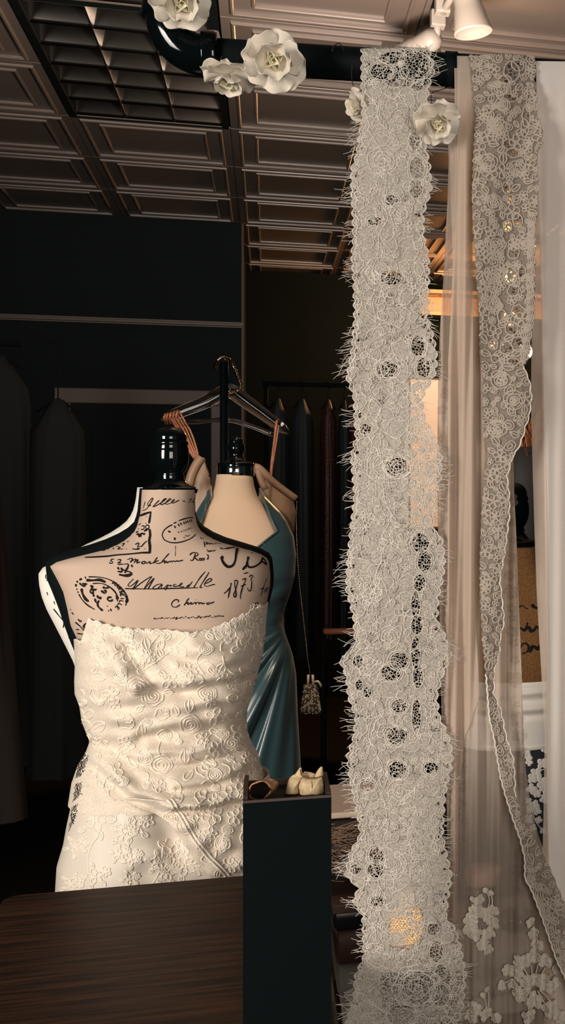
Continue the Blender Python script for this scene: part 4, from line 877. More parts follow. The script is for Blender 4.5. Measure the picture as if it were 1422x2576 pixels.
# amber dried grass in a grey vase behind the jute form
gv = pY(1322, 1225, 3.3); ga = empty('dried_grass', (gv[0], 3.3, 0), 'copper coloured dried grass bundle in a tall grey vase behind the jute form', 'plant')
b = MB(); b.lathe([(.02, 0), (.11, .001), (.10, .4), (.075, 1.0), (.07, gv[2]), (.085, pY(1322, 1128, 3.3)[2]), (.08, pY(1322, 1126, 3.3)[2]), (.06, gv[2]), (.02, gv[2]-.05)], (gv[0], 3.3, 0), 24); b.build('vase', mat('grey_vase', (.028, .023, .020), .6, bump=(14, .4, 'noise', (1, 1, 1))), ga, True)
b = MB()
for i in range(110):
    x0 = gv+np.array([rng.normal()*.02, rng.normal()*.02, -.02]); dx, dz = rng.normal()*.06, .10+rng.random()*.18
    b.tube([x0, x0+np.array([dx*.4, rng.normal()*.02, dz*.6]), x0+np.array([dx*1.4, rng.normal()*.05, dz])], [.002, .003, .0006], 4, False)
b.build('stems', mat('amber_grass', (.46, .17, .06), .5), ga, True, kind='stuff')

# ================================================================== SIDE TABLE WITH A STACK BEHIND THE LACE
LTZ = .595
tb2 = empty('low_table', (.5, 2.1, 0), 'low dark side table behind the lace trim and veil', 'table')
b = MB(); b.box((.11, 1.8, LTZ-.03), (1.05, 2.27, LTZ)); b.build('table_top', M['walnut'], tb2, bevel=.003)
for x in (.13, 1.0):
    for y in (1.82, 2.21):
        b = MB(); b.box((x, y, 0), (x+.035, y+.035, LTZ-.03)); b.build('leg', M['walnut'], tb2)
YS = 1.9
def zpx(x, y, Y=YS): return pY(x, y, Y)[2]
def xpx(x, y, Y=YS): return pY(x, y, Y)[0]
def slab(name, label, cat, xl, xr, yt, yb, mt, y0=YS, dep=.24, bev=.004, zb=None, group=None):
    t = empty(name, ((xpx(xl, yt)+xpx(xr, yt))/2, y0+dep/2, zb if zb else zpx(xl, yb)), label, cat, group)
    return t, (xpx(xl, yt, y0), xpx(xr, yt, y0), y0, y0+dep, zb if zb is not None else zpx(xl, yb), zpx(xl, yt))
cloth_g = mat('grey_linen', (.30, .27, .235), .85, bump=(300, .4, 'noise', (1, 1, 1)))
def soft(root, nm, x0, x1, y0, y1, z0, z1, mt, rnd=.5):
    """folded cloth or rounded spine: a rounded front section swept along X"""
    n = 16; h = (z1-z0)/2; V = []
    for x in (x0, x0+.004, x1-.004, x1):
        e = .9 if x in (x0, x1) else 1
        for k_ in range(n):
            a = math.pi/2+math.pi*k_/(n-1); V.append((x, y0+h*rnd+h*rnd*math.cos(a)*e, (z0+z1)/2+h*e*math.sin(a)))
        V.append((x, y1, z0+h*(1-e))); V.append((x, y1, z1-h*(1-e)))
    n += 2; Fc = [(i*n+k_, i*n+(k_+1) % n, (i+1)*n+(k_+1) % n, (i+1)*n+k_) for i in range(3) for k_ in range(n)]+[tuple(range(n))[::-1], tuple(range(3*n, 4*n))]
    return mesh(nm, V, Fc, mt, root)
zs = [LTZ+.001, zpx(880, 2502), zpx(850, 2432), zpx(848, 2345), zpx(840, 2292), zpx(838, 2268), zpx(838, 2207)]
t = empty('folded_cloth', (.3, 2.0, zs[0]), 'folded grey beige cloth at the bottom of the stack behind the lace', 'cloth'); soft(t, 'fold', xpx(868, 2530), .41, 1.9, 2.14, zs[0], (zs[0]+zs[1])/2-.001, cloth_g); soft(t, 'fold', xpx(874, 2530), .40, 1.905, 2.14, (zs[0]+zs[1])/2, zs[1], cloth_g)
t = empty('folded_cloth', (.3, 2.0, zs[1]), 'rounded grey folded linen under the brown book', 'cloth'); soft(t, 'fold', xpx(850, 2460), .46, 1.89, 2.14, zs[1]+.001, zs[2]-.001, cloth_g, .8)
brn = mat('brown_leather', (.10, .047, .030), .5, bump=(60, .2, 'noise', (1, 1, 1)))
def book(name, label, xl, xr, z0, z1, cov, dep=.2, yy=1.9):
    t = empty(name, ((xl+xr)/2, yy+dep/2, z0), label, 'book'); c_ = .004
    soft(t, 'spine', xl, xr, yy, yy+.012, z0+.001, z1-.001, cov, .35)
    for zz0 in (z0+.001, z1-.001-c_):
        b = MB(); b.box((xl, yy+.012, zz0), (xr, yy+dep, zz0+c_)); b.build('cover', cov, t)
    b = MB(); b.box((xl+.005, yy+.013, z0+.001+c_), (xr-.005, yy+dep-.005, z1-.001-c_)); b.build('pages', mat('book_pages', (.45, .36, .26), .8), t); return t
book('old_book', 'brown leather book with a rounded spine in the stack behind the lace', xpx(848, 2380), xpx(958, 2380), zs[2], zs[3], brn)
book('old_book', 'dark glossy book on top of the brown leather book', xpx(840, 2320), xpx(950, 2320), zs[3], zs[4], mat('dark_cover', (.02, .022, .024), .25))
bx2 = empty('wooden_tray', (.2, 2.0, zs[4]), 'dark wooden tray with a pale front edge, in the stack behind the lace', 'tray')
b = MB(); b.box((xpx(836, 2280), 1.88, zs[4]+.001), (xpx(1000, 2280), 2.2, zs[5])); b.build('base', mat('tray_edge', (.17, .10, .065), .5), bx2, bevel=.002)
b = MB(); b.box((xpx(838, 2240), 1.93, zs[5]), (xpx(1000, 2240), 2.19, zs[5]+.006)); b.build('inlay', M['boxwood'], bx2)
zt2 = zs[5]+.006
bk = empty('twig_basket', (xpx(900, 2200), 2.06, zt2), 'brown twig basket with a cream paper lid on the wooden tray behind the lace', 'basket')
cx, cy = xpx(905, 2130, 2.05), 2.05; ztop = zpx(840, 2062, 1.98)
b = MB(); b.lathe([(.02, zt2+.001), (.085, zt2+.001), (.092, ztop-.02), (.08, ztop-.004), (.02, ztop-.004)], (cx, cy, 0), 24); b.build('liner', mat('basket_dark', (.025, .016, .012), .8), bk, True)
b = MB()
for i in range(700):
    a = rng.random()*6.28; z = zt2+.008+(ztop-zt2-.014)*rng.random()**.7; r = .092+.006*rng.random(); da = .25+.3*rng.random(); dz = rng.normal()*.012
    b.tube([(cx+(r+.004*rng.random())*math.cos(a+da*t_2), cy+r*math.sin(a+da*t_2), min(max(z+dz*t_2, zt2+.003), ztop+.004)) for t_2 in (0, .35, .7, 1)], .0006+.0004*rng.random(), 4, False)
b.build('twigs', mat('dry_twig', (.17, .095, .055), .6), bk, True, kind='stuff')
b = MB(); b.box((cx-.105, cy-.09, ztop+.006), (cx+.1, cy+.1, ztop+.016)); b.build('lid', mat('cream_lid', (.55, .42, .32), .7), bk, bevel=.003)
# gold beaded pouch, its body given an added glow to look bright
zc_ = zs[2]; gx = xpx(1022, 2330, 1.98)
gp = empty('gold_pouch', (gx, 1.98, zc_), 'gold beaded pouch with an added glow behind the lower part of the lace trim', 'lamp')
gold2 = mat('gold_sequin', (.80, .48, .18), .25, metal=.5)
b = MB(); prf = [(.004, .001), (.022, .001), (.027, .015), (.026, .04), (.018, .058), (.010, .064), (.014, .073), (.003, .074)]; b.lathe(prf, (gx, 1.98, zc_), 24); pb = b.build('pouch_body', mat('gold_pouch_glow', (.30, .16, .06), .5, emit=((1, .52, .18), 1.15)), gp, True)
b = MB()
for i, z in enumerate(np.arange(.004, .062, .0036)):
    r = np.interp(z, [p[1] for p in prf[1:6]], [p[0] for p in prf[1:6]])
    for a in np.linspace(0, 6.28, 32)[:-1]: b.add(np.array(ico)*.0014+np.array([gx+r*math.cos(a+i*.1), 1.98+r*math.sin(a+i*.1), zc_+z]), icf)
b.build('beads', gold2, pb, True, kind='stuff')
# pedestal boxes carrying jar and bowl
def crate(name, label, x0, x1, y0, y1, z0, z1, mt):
    t = empty(name, ((x0+x1)/2, (y0+y1)/2, z0), label, 'box'); b = MB(); b.box((x0, y0, z0), (x1, y1, z1-.018)); b.build('box_body', mt, t, bevel=.002)
    b = MB(); b.box((x0-.002, y0-.002, z1-.017), (x1+.002, y1+.002, z1)); b.build('lid', mt, t, bevel=.002); return t
zj = pY(1215, 2400, 2.15)[2]; xj = pY(1216, 2300, 2.15)[0]
crate('storage_box', 'dim brown storage box under the glass jar behind the veil', xj-.06, xj+.055, 2.08, 2.24, LTZ+.001, zj, mat('box_card', (.16, .12, .09), .7))
xb_, zb_ = pY(1300, 2386, 2.0)[0], pY(1300, 2386, 2.0)[2]
crate('storage_box', 'dim wooden box under the black bowl behind the veil', xb_-.05, xb_+.06, 1.93, 2.06, LTZ+.001, zb_, M['boxwood'])
jr = empty('glass_jar', (xj, 2.15, zj), 'clear glass jar with a round pink lid behind the sheer veil', 'jar'); kj = 2.15/1.02/F
b = MB(); hz = 185*kj; b.lathe([(.01, .001), (48*kj, .001), (52*kj, .006), (52*kj, hz*.85), (46*kj, hz*.93), (46*kj, hz), (44*kj, hz), (44*kj, hz*.93), (50*kj, hz*.84), (50*kj, .009), (.01, .006)], (xj, 2.15, zj), 32); b.build('glass', mat('jar_glass', (.95, .95, .93), .03, trans=1.0), jr, True)
b = MB(); b.lathe([(.005, hz+.001), (49*kj, hz+.001), (50*kj, hz+.006), (50*kj, hz+.022), (46*kj, hz+.026), (.005, hz+.027)], (xj, 2.15, zj), 32); b.build('lid', mat('pink_lid', (.42, .25, .21), .4), jr, True)
bw = empty('black_bowl', (xb_, 1.995, zb_), 'glossy black bowl on the dim wooden box behind the veil', 'bowl'); kb2 = 2.0/F
b = MB(); b.lathe([(.005, .001), (26*kb2, .001), (40*kb2, 40*kb2), (48*kb2, 90*kb2), (46*kb2, 92*kb2), (38*kb2, 42*kb2), (.005, 8*kb2)], (xb_, 1.995, zb_), 32); b.build('bowl_body', M['gloss'], bw, True)

# ================================================================== TRACK LIGHTS
def ctop(px, py):   # where the pixel meets the ceiling
    return pZ(px, py, CEIL-.012)
tA, tB = ctop(1120, -40), ctop(1098, 26)
tr = empty('light_track', tA, 'black ceiling track holding the two white spotlights', 'light track'); dd = (tB-tA); dd /= np.linalg.norm(dd)
b = MB(); s_ = np.array([dd[1], -dd[0], 0])*.016; a0_, a1_ = tA-dd*.8, tB+dd*.0
V = [a0_-s_, a0_+s_, a1_+s_, a1_-s_]; V = V+[v-UP*.018 for v in V]; V = [v+UP*.010 for v in V]
b.add(V, [(0,1,2,3),(7,6,5,4),(0,4,5,1),(1,5,6,2),(2,6,7,3),(3,7,4,0)]); b.build('track_bar', M['black'], tr)
def spot(name, label, mount, neck, tip, r0, r1, mouth_end):
    t = empty(name, mount, label, 'spotlight', 'white track spotlights'); d_ = np.array(tip)-np.array(neck); L_ = np.linalg.norm(d_); d_ /= L_
    b = MB(); b.box(mount+np.array([-.022, -.022, -.05]), mount+np.array([.022, .022, .0])); b.build('mount', M['white'], t, bevel=.004)
    b = MB(); b.tube([mount-UP*.045, (mount+neck)/2-UP*.01, neck], .011, 10); b.build('stem', M['white'], t, True)
    b = MB(); b.lathe([(.006, -.01), (r0*.6, -.006), (r0*.95, .01), (r0, .03), (r0, L_*.45), (r0*1.12, L_*.55), (r1*.9, L_*.78), (r1, L_*.96), (r1, L_), (r1*.93, L_), (r1*.8, L_*.9), (.006, L_*.85)], neck, 28, d_); b.build('lamp_head', M['white'], t, True)
m1 = ctop(1102, 22); m1[2] = CEIL-.02; dq = lambda x, y, q: pY(x, y, m1[1]+q)
spot('spotlight', 'white track spotlight with rounded back, pointing down behind the top of the lace trim', m1, dq(1098, 92, 0), dq(1010, 150, .10), .034, .045, 0)
m2 = m1+(tA-tB)*.55; m2[2] = CEIL-.02
spot('spotlight', 'larger white cone spotlight at the top edge, pointing down to the right', m2, dq(1168, -40, -.25), dq(1192, 84, -.25), .040, .056, 0)
# ================================================================== PIPE RACK
A0, B0 = pd(560, 141, 1.5), pd(1140, 176, 1.55); AX = B0-A0; AX[2] = 0; AX /= np.linalg.norm(AX); ZP = float((A0[2]+B0[2])/2); RP = .0212
NF = np.array([AX[1], -AX[0], 0]); NF = NF if NF[1] < 0 else -NF
def on_plane(px, py, off):
    """point of a sheet hanging straight down in front of the pipe, folded over the pipe at its top"""
    px = np.asarray(px, float); py = np.asarray(py, float); off = np.broadcast_to(np.asarray(off, float), px.shape)
    R = FW+RT*((px[..., None]-PX)/F)+UP*((PY-py[..., None])/F); P0 = A0+NF*(RP)
    base = CAM+R*(((P0-CAM)@NF)/(R@NF))[..., None]
    rr = RP+off; h = np.clip((base[..., 2]-ZP)/rr, -1, .999); up = base[..., 2] > ZP
    q = np.where(up, np.sqrt(1-np.clip(h, 0, 1)**2), 1.0)
    base = base+NF*((rr*q-RP)[..., None])
    base[..., 2] = np.where(up, ZP+rr*np.clip(h, 0, .999), base[..., 2]); return base
rack = empty('pipe_rack', A0*np.array([1, 1, 0]), 'black iron pipe rail with an elbow at its left end, hung with lace and curtains', 'rail')
sL = (pd(515, 138, 1.495)-A0)@AX; eL = A0+AX*sL; eL[2] = ZP
sR = (pd(1720, 200, 1.60)-A0)@AX; eR = A0+AX*sR; eR[2] = ZP
b = MB(); b.tube([eL, (eL+eR)/2, eR], RP, 28); b.build('pipe', M['pipe'], rack, True)
# elbow turning up, with collars, and the riser to the ceiling
rb = .045; P = [eL+AX*.004]
for t in np.linspace(0, math.pi/2, 12): P.append(eL-AX*(rb*math.sin(t))*1.0+UP*rb*(1-math.cos(t)))
top = eL-AX*rb+UP*rb
P.append(top+UP*.006); b = MB(); b.tube(P, RP*1.22, 28, True, NF); b.build('elbow', M['gloss'], rack, True)
for c_, ax in ((eL+AX*.004, AX), (top+UP*.004, UP)):
    b = MB(); b.lathe([(RP*.9, -.006), (RP*1.38, -.006), (RP*1.42, -.003), (RP*1.42, .010), (RP*1.38, .013), (RP*.9, .013)], c_, 32, ax); b.build('collar', M['gloss'], rack, True)
b = MB(); zc = CEIL-.006; b.tube([top, np.array([top[0], top[1], zc])], RP, 24); b.lathe([(.02, zc-.012), (.06, zc-.012), (.06, zc), (.02, zc)], (top[0], top[1], 0), 28); b.build('riser', M['pipe'], rack, True)
xR = eR.copy(); b = MB(); b.tube([np.array([xR[0], xR[1], .01]), xR], RP, 20); b.lathe([(.02, 0), (.1, .001), (.1, .014), (.03, .02)], (xR[0], xR[1], 0), 28); b.build('post', M['pipe'], rack, True)
e1 = pd(1140, 176, 1.55); e1 = A0+AX*((e1-A0)@AX); e1[2] = ZP
b = MB(); b.lathe([(RP*.9, -.010), (RP*1.09, -.010), (RP*1.09, .006), (RP*.9, .006)], e1, 32, AX); b.build('coupling', M['pipe'], rack, True)

# ================================================================== WHITE CLOTH ROSES
def petal_mesh(R, width, cup, ruf, seed, curl):
    r_ = np.random.default_rng(seed); U, W = 7, 9; V = []
    for i in range(U):
        u = i/(U-1)
        for j in range(W):
            v = (j/(W-1)-.5)*2; wv = width*(.22+.78*math.sin(math.pi/2*min(1, u*1.3)))*(1-.10*u**6)*v
            x = R*u*(1-.26*v*v*u*u+.05*math.sin(6.5*v+seed*2.1)*u*u); z = cup*(u**1.3)+curl*u**3*(1+.3*v)+.25*cup*abs(v)*u; z += 1.5*ruf*u*u*math.sin(4.5*v+seed)+ruf*.5*r_.normal()*u*u
            V.append((x+ruf*.7*u*r_.normal()*.5, wv, z))
    return V, grid_faces(U, W)
PET = []
for s_ in range(4): PET.append(('outer', petal_mesh(1.0, .60, .10, .085, s_+1, .05)))
for s_ in range(3): PET.append(('mid', petal_mesh(.74, .52, .42, .06, s_+9, -.06)))
for s_ in range(2): PET.append(('in', petal_mesh(.46, .40, .52, .03, s_+20, -.18)))
pet_me = []
for i, (kind, (V, Fc)) in enumerate(PET):
    me = bpy.data.meshes.new('petal'); me.from_pydata(V, [], Fc); me.polygons.foreach_set('use_smooth', [True]*len(me.polygons)); me.materials.append(M['rose_in'] if kind == 'in' else M['rose']); pet_me.append(me)
def cloth_rose(px, py, d, rpx, axis, label, roll=0):
    c = pd(px, py, d); R = rpx*d/F; t = empty('cloth_rose', c, label, 'flower', 'white cloth roses wired along the pipe')
    ax = Vector([float(v) for v in axis]).normalized(); q = Vector((0, 0, 1)).rotation_difference(ax).to_matrix().to_4x4()
    def put(me, ang, tilt, s_, lift):
        o = bpy.data.objects.new('petal', me); COL.objects.link(o)
        mm = Matrix.Translation(Vector([float(v) for v in c])) @ q @ Matrix.Rotation(ang+roll, 4, 'Z') @ Matrix.Translation((0, 0, lift*R)) @ Matrix.Rotation(-tilt, 4, 'Y') @ Matrix.Scale(R*s_, 4)
        o.matrix_world = mm; o.parent = t; o.matrix_parent_inverse = wm(t).inverted()
        md = o.modifiers.new('t', 'SOLIDIFY'); md.thickness = .018/1.0; sb = o.modifiers.new('s', 'SUBSURF'); sb.levels = sb.render_levels = 1
    for k_ in range(7): put(pet_me[k_ % 4], k_*.8976+rng.normal()*.08, .05+rng.normal()*.08, 1.0+rng.normal()*.05, -.05)
    for k_ in range(5): put(pet_me[4+k_ % 3], k_*1.2566+.4, .35, .95, .02)
    for k_ in range(4): put(pet_me[7+k_ % 2], k_*1.57+.2, .6, .85, .08)
    tt = np.linspace(0, 11, 40); b = MB(); P = np.c_[.20*R*(1-tt/16)*np.cos(tt), .20*R*(1-tt/16)*np.sin(tt), R*(.36+.012*tt)]; n = len(P); H = np.array([0, 0, .26*R]); 
    mm = np.array((Matrix.Translation(Vector([float(v) for v in c])) @ q)); V = np.vstack([P-H, P]); V = V @ mm[:3, :3].T+mm[:3, 3]
    b.add(V, [(i, i+1, n+i+1, n+i) for i in range(n-1)]); o = b.build('rose_heart', M['rose_in'], t, True); md = o.modifiers.new('t', 'SOLIDIFY'); md.thickness = .0012
    return t, c
vw = lambda px, py: -ray(px, py)/np.linalg.norm(ray(px, py))
def wired(t, P): b = MB(); b.tube(smooth_line(P, .004), .0006, 5); b.build('wire', M['wire'], t, True)
t, c = cloth_rose(690, 150, 1.455, 82, vw(690, 150)+np.array([-.05, 0, -.10]), 'white cloth rose facing out on the bare middle of the pipe', .3); wired(t, [c-NF*.01, pd(700, 120, 1.49), pd(690, 98, 1.5)])
t, c = cloth_rose(455, 0, 1.44, 76, vw(455, 0)+np.array([.05, 0, -.35]), 'white cloth rose at the top edge above the pipe elbow', .9); wired(t, [c-NF*.01, pd(480, 60, 1.46), pd(500, 100, 1.5)])
t, c = cloth_rose(580, 188, 1.46, 66, np.array([-.12, -.30, -1.0]), 'grey shaded cloth rose hanging face down under the pipe by the elbow', .5); wired(t, [c, pd(556, 182, 1.47), pd(552, 160, 1.46), pd(560, 140, 1.46)])
t, c = cloth_rose(905, 268, 1.52, 44, np.array([-.75, -.35, -.2]), 'small white cloth rose peeking out left of the lace trim below the pipe', .2); wired(t, [c, pd(890, 220, 1.51), pd(885, 192, 1.5), pd(886, 165, 1.48)])
t, c = cloth_rose(1098, 305, 1.50, 60, vw(1098, 305)+np.array([.2, 0, -.55]), 'cream cloth rose between the lace trim and the sheer veil below the pipe', 1.1); wired(t, [c, pd(1085, 240, 1.52), pd(1110, 226, 1.53), pd(1138, 218, 1.53)])
wt = empty('wire_loop', pd(850, 112, 1.49), 'thin dark wire loop twisted over the pipe left of the lace trim', 'wire'); b = MB(); b.tube(smooth_line([pd(836, 128, 1.47), pd(838, 119, 1.475), pd(848, 110, 1.48), pd(857, 111, 1.485), pd(863, 122, 1.49), pd(866, 132, 1.5)], .003), .0007, 5); b.build('strand', M['wire'], wt, True)

# ================================================================== LACE TRIM (eyelash lace)
LTL = [(122,910),(220,910),(300,912),(400,896),(430,884),(500,886),(600,890),(650,885),(700,890),(800,893),(880,886),(950,872),(1000,890),(1100,895),(1150,884),(1250,892),(1350,880),(1420,874),(1480,872),(1550,890),(1620,895),(1662,856),(1700,872),(1750,876),(1800,896),(1850,890),(1900,874),(1950,880),(2000,890),(2050,900),(2100,906),(2140,882),(2200,868),(2230,902),(2262,888),(2300,912),(2400,916),(2450,893),(2500,890),(2576,868),(2640,860)]
LTR = [(122,1078),(180,1094),(220,1080),(260,1076),(300,1074),(350,1066),(420,1082),(480,1086),(540,1066),(600,1068),(640,1078),(700,1080),(800,1076),(850,1092),(900,1100),(940,1096),(1000,1062),(1050,1066),(1100,1092),(1150,1112),(1200,1110),(1250,1094),(1330,1090),(1350,1112),(1400,1120),(1450,1116),(1500,1104),(1560,1100),(1600,1122),(1650,1136),(1700,1114),(1750,1100),(1800,1106),(1850,1130),(1900,1140),(1950,1130),(2000,1120),(2050,1116),(2100,1114),(2150,1126),(2200,1136),(2260,1126),(2300,1122),(2330,1146),(2380,1160),(2450,1172),(2520,1166),(2576,1150),(2640,1140)]
def edge(tab, y, amp=0, per=20, ph=0, sgn=1):
    t = np.array(tab, float); return np.interp(y, t[:, 0], t[:, 1])+sgn*amp*(np.abs(np.sin(y*math.pi/per+ph))-.5)
eL_ = lambda y: edge(LTL, y, 7, 23, 0, -1); eR_ = lambda y: edge(LTR, y, 8, 26, .7, 1)
def lace_sheet(name, yy, C_, L, R, offf, dens_f, mt, parent, bump_f=None):
    t = np.linspace(0, 1, C_); Y_, T_ = np.meshgrid(yy, t, indexing='ij'); X_ = L(Y_)+(R(Y_)-L(Y_))*T_
    off = offf(X_, Y_)+(bump_f(X_, Y_) if bump_f is not None else 0)
    V = on_plane(X_, Y_, off).reshape(-1, 3); k = 1.53/F
    uv = np.c_[(X_*k).ravel(), (Y_*k).ravel()]
    return mesh(name, V, grid_faces(len(yy), C_), mt, parent, True, {'dens': dens_f(X_, Y_).ravel()}, uv)
offA = lambda X, Y: .006+.0035*np.sin(Y*.006+X*.012)+.002*np.sin(Y*.017+1)
inA = lambda x, y: eL_(np.float64(y))+4 < x < eR_(np.float64(y))-4
motA, holes, pads = [], [], []
# clear net ovals along the right, seen in the photo
for x, y, rx, ry in ((1043,362,13,22),(1050,428,18,26),(1047,478,15,22),(985,508,16,12),(1052,872,16,26),(1066,925,16,24),(1058,1365,20,24),(1068,1410,16,26),(1056,1465,14,20),(1046,1520,10,34),(1050,1570,14,24),(1046,1640,10,40),(1052,1700,12,30),(1048,1800,10,40),(902,1662,12,16),(905,1722,8,14),(925,1740,9,12),(948,2150,18,20),(946,2185,20,18),(950,2262,16,14),(1098,2388,16,26),(1110,2440,14,18),(1050,2480,42,40),(1108,2500,22,26),(1010,2545,34,26),(1090,2330,14,16),(960,183,26,20),(1045,170,34,36),(985,150,30,16),(1050,225,14,10),(1005,1660,22,20),(985,1690,24,20),(1005,1775,18,16),(1000,1850,26,22),(1000,1935,22,20),(925,1975,18,12),(920,1080,14,12),(945,560,18,10),(985,700,26,18),(1000,1175,30,22),(975,930,26,20),(895,2185,12,12),(1085,1930,16,14)): holes.append((x, y, rx, ry))
for x, y, rx, ry in holes: motA += [(wob(x, y, rx+2, ry+2, 0, .07), True)]+([(wob(x, y, rx+7, ry+7, 0, .06), True)] if rx > 15 else [])
for x, y, r in ((958,690,36),(985,930,34),(970,1175,38),(1000,1175,26),(965,410,32),(1015,1350,28),(975,1840,40),(980,2170,34),(1050,2478,50),(930,1660,30),(1010,1990,28),(940,1480,28),(980,1600,24),(1010,540,24)): motA += rosette(x, y, r, .85)[:1]+[(wob(x, y, r*1.2, r*1.15, 0, .1), True)]
cand = poisson((835, 122, 1190, 2640), lambda x, y: 9+22*rng.random()**1.7, inA, 40000, 2.0)
for x, y, r in cand:
    if any(((x-a)/(rx+4))**2+((y-b_)/(ry+4))**2 < .8 for a, b_, rx, ry in holes): continue
    q_, rot = rng.random(), rng.random()*6.28
    if q_ < .30: motA.append((wob(x, y, r*.95, r*.75, rot, .16), True)); pads.append((x, y, r))
    elif q_ < .50: motA += [(wob(x, y, r*.9, r*.62, rot, .2), True)]+vine((x-r*.3, y), (x+r*.4, y+r*.2), .5, 6); pads.append((x, y, r))
    elif q_ < .68: motA += leaf(x-r*.8*math.cos(rot), y-r*.8*math.sin(rot), r*1.8, r*.5, rot)[:1]; pads.append((x, y, r))
    elif q_ < .84: motA += petals(x, y, r*1.05, rng.integers(4, 6), rot); 
    else: motA.append((smooth_line(np.array([(x, y)])+np.cumsum(rng.normal(size=(6, 2))*r*.55, axis=0), 3), False))
for y0 in range(130, 2560, 95): motA.append((smooth_line([(930+25*math.sin(y0), y0), (960+20*math.sin(y0*2), y0+40), (945+25*math.cos(y0), y0+85), (990+25*math.sin(y0*3), y0+130)], 4), False))
pads_a = np.array(pads); GNO = [(rng.normal()*.05, rng.normal()*.05, rng.random()*6) for _ in range(10)]
def noise2(X, Y, s=1): return sum(np.sin(u*s*X+v*s*Y+p) for u, v, p in GNO)/5
def densA(X, Y):
    d = .62+.15*noise2(X, Y, 2.2)+.05*noise2(X, Y, 5)
    d = np.where((Y < 222), d-.34*np.clip((X-930)/90, 0, 1)-.05, d)
    d = np.where((Y > 2440) & (X > 960), d-.30, d)
    for x0, x1, y0, y1, q_ in ((1026, 1112, 950, 1328, .20), (980, 1064, 2276, 2384, .22)): d = np.where((X > x0) & (X < x1) & (Y > y0) & (Y < y1), d-q_, d)
    for x, y, r in pads:
        m_ = (abs(X-x) < r*1.2) & (abs(Y-y) < r*1.2)
        if m_.any(): d[m_] += .22*np.clip(1.1-np.hypot(X[m_]-x, Y[m_]-y)/r, 0, 1)
    for x, y, rx, ry in holes:
        m_ = (abs(X-x) < rx+4) & (abs(Y-y) < ry+4); e_ = ((X-x)/rx)**2+((Y-y)/ry)**2; d = np.where(m_ & (e_ < 1), 0.0, d)
    ed_ = np.minimum(X-eL_(Y), eR_(Y)-X); d = np.where((ed_ > 7) & (ed_ < 14+6*np.sin(Y*.2)) & (noise2(X, Y, 3) > .25), .05, d); return np.where(ed_ < 3.5, .95, d)
def bumpA(X, Y):
    b_ = np.zeros_like(X)
    for x, y, r in pads:
        m_ = (abs(X-x) < r) & (abs(Y-y) < r)
        if m_.any(): b_[m_] += .0011*np.clip(1-((X[m_]-x)**2+(Y[m_]-y)**2)/r**2, 0, 1)
    return b_+.0003*noise2(X, Y, 4)
M['laceA'] = lace_mat('eyelash_lace', (.67, .61, .53), .0036, .085, .88); M['cordA'] = mat('lace_cord', (.74, .68, .60), .65, spec=.2)
trimA = empty('lace_trim', on_plane(np.array([1000.]), np.array([2640.]), .006)[0], 'long ivory eyelash lace trim with corded flowers draped over the pipe', 'lace')
lg = lace_sheet('lace_ground', np.r_[np.arange(122, 200, 1.6), np.arange(200, 2640, 2.6)], 112, eL_, eR_, offA, densA, M['laceA'], trimA, bumpA)
b = MB()
# the short tail folded behind the pipe
tv = []; ty = np.linspace(0, .16, 14); tx = np.linspace(0, 1, 30); xl, xr = on_plane(np.array([912.]), np.array([160.]), .006)[0], on_plane(np.array([1078.]), np.array([160.]), .006)[0]
for h in ty:
    for u in tx: p = xl+(xr-xl)*u; s0 = (p-A0)@AX; q2 = A0+AX*s0; tv.append(q2-NF*(RP+.005)+UP*(-h-A0[2]+ZP)+NF*.0*u)
tv2 = []
for a in np.linspace(math.pi*.5, math.pi, 8):
    for u in tx: p = xl+(xr-xl)*u; s0 = (p-A0)@AX; q2 = A0+AX*s0; q2[2] = ZP; tv2.append(q2+NF*math.cos(a)*(RP+.005)+UP*math.sin(a)*(RP+.005))
VV = np.array(tv2+tv); k = 1.53/F
mesh('lace_tail', VV, grid_faces(22, 30), M['laceA'], trimA, True, {'dens': np.full(len(VV), .6)}, np.c_[VV[:, 0], VV[:, 2]])
def sheet_cords(name, motifs, offf, inside, r, mt, parent, step=3.6, lift=.0006, n=4, bump=None):
    b = MB()
    for P, closed in motifs:
        Q = resample(P, step, closed)
        if closed: Q = np.vstack([Q, Q[:1]])
        ok = np.array([inside(x, y) for x, y in Q]); run = []
        for i in range(len(Q)+1):
            if i < len(Q) and ok[i]: run.append(Q[i])
            else:
                if len(run) > 2:
                    A_2 = np.array(run); of = offf(A_2[:, 0], A_2[:, 1])+lift+(bump(A_2[:, 0], A_2[:, 1]) if bump is not None else 0); b.tube(on_plane(A_2[:, 0], A_2[:, 1], of), r, n, True, NF)
                run = []
    return b.build(name, mt, parent, True, kind='stuff')
inA2 = lambda x, y: eL_(np.float64(y))-1 < x < eR_(np.float64(y))+1 and 122 < y < 2640
sheet_cords('lace_cord', motA, offA, inA2, .00052, M['cordA'], lg, bump=bumpA)
yy = np.arange(124, 2640, 4.); sheet_cords('edge_cord', [(np.c_[eL_(yy)+2, yy], False), (np.c_[eR_(yy)-2, yy], False), (np.c_[eL_(yy)+11, yy], False)], offA, lambda x, y: True, .0006, M['cordA'], lg)
b = MB()
def lash(x, y, dx, dy, L_, r=.00034):
    n = 5; t = np.linspace(0, 1, n); bend = rng.normal()*.22; X_ = x+dx*L_*t-dy*L_*bend*t*t; Y_ = y+dy*L_*t+dx*L_*bend*t*t; of = offA(X_, Y_)+.002*rng.normal()*t; b.tube(on_plane(X_, Y_, of), [r, r, r, r*.9, r*.7], 3, False, NF)
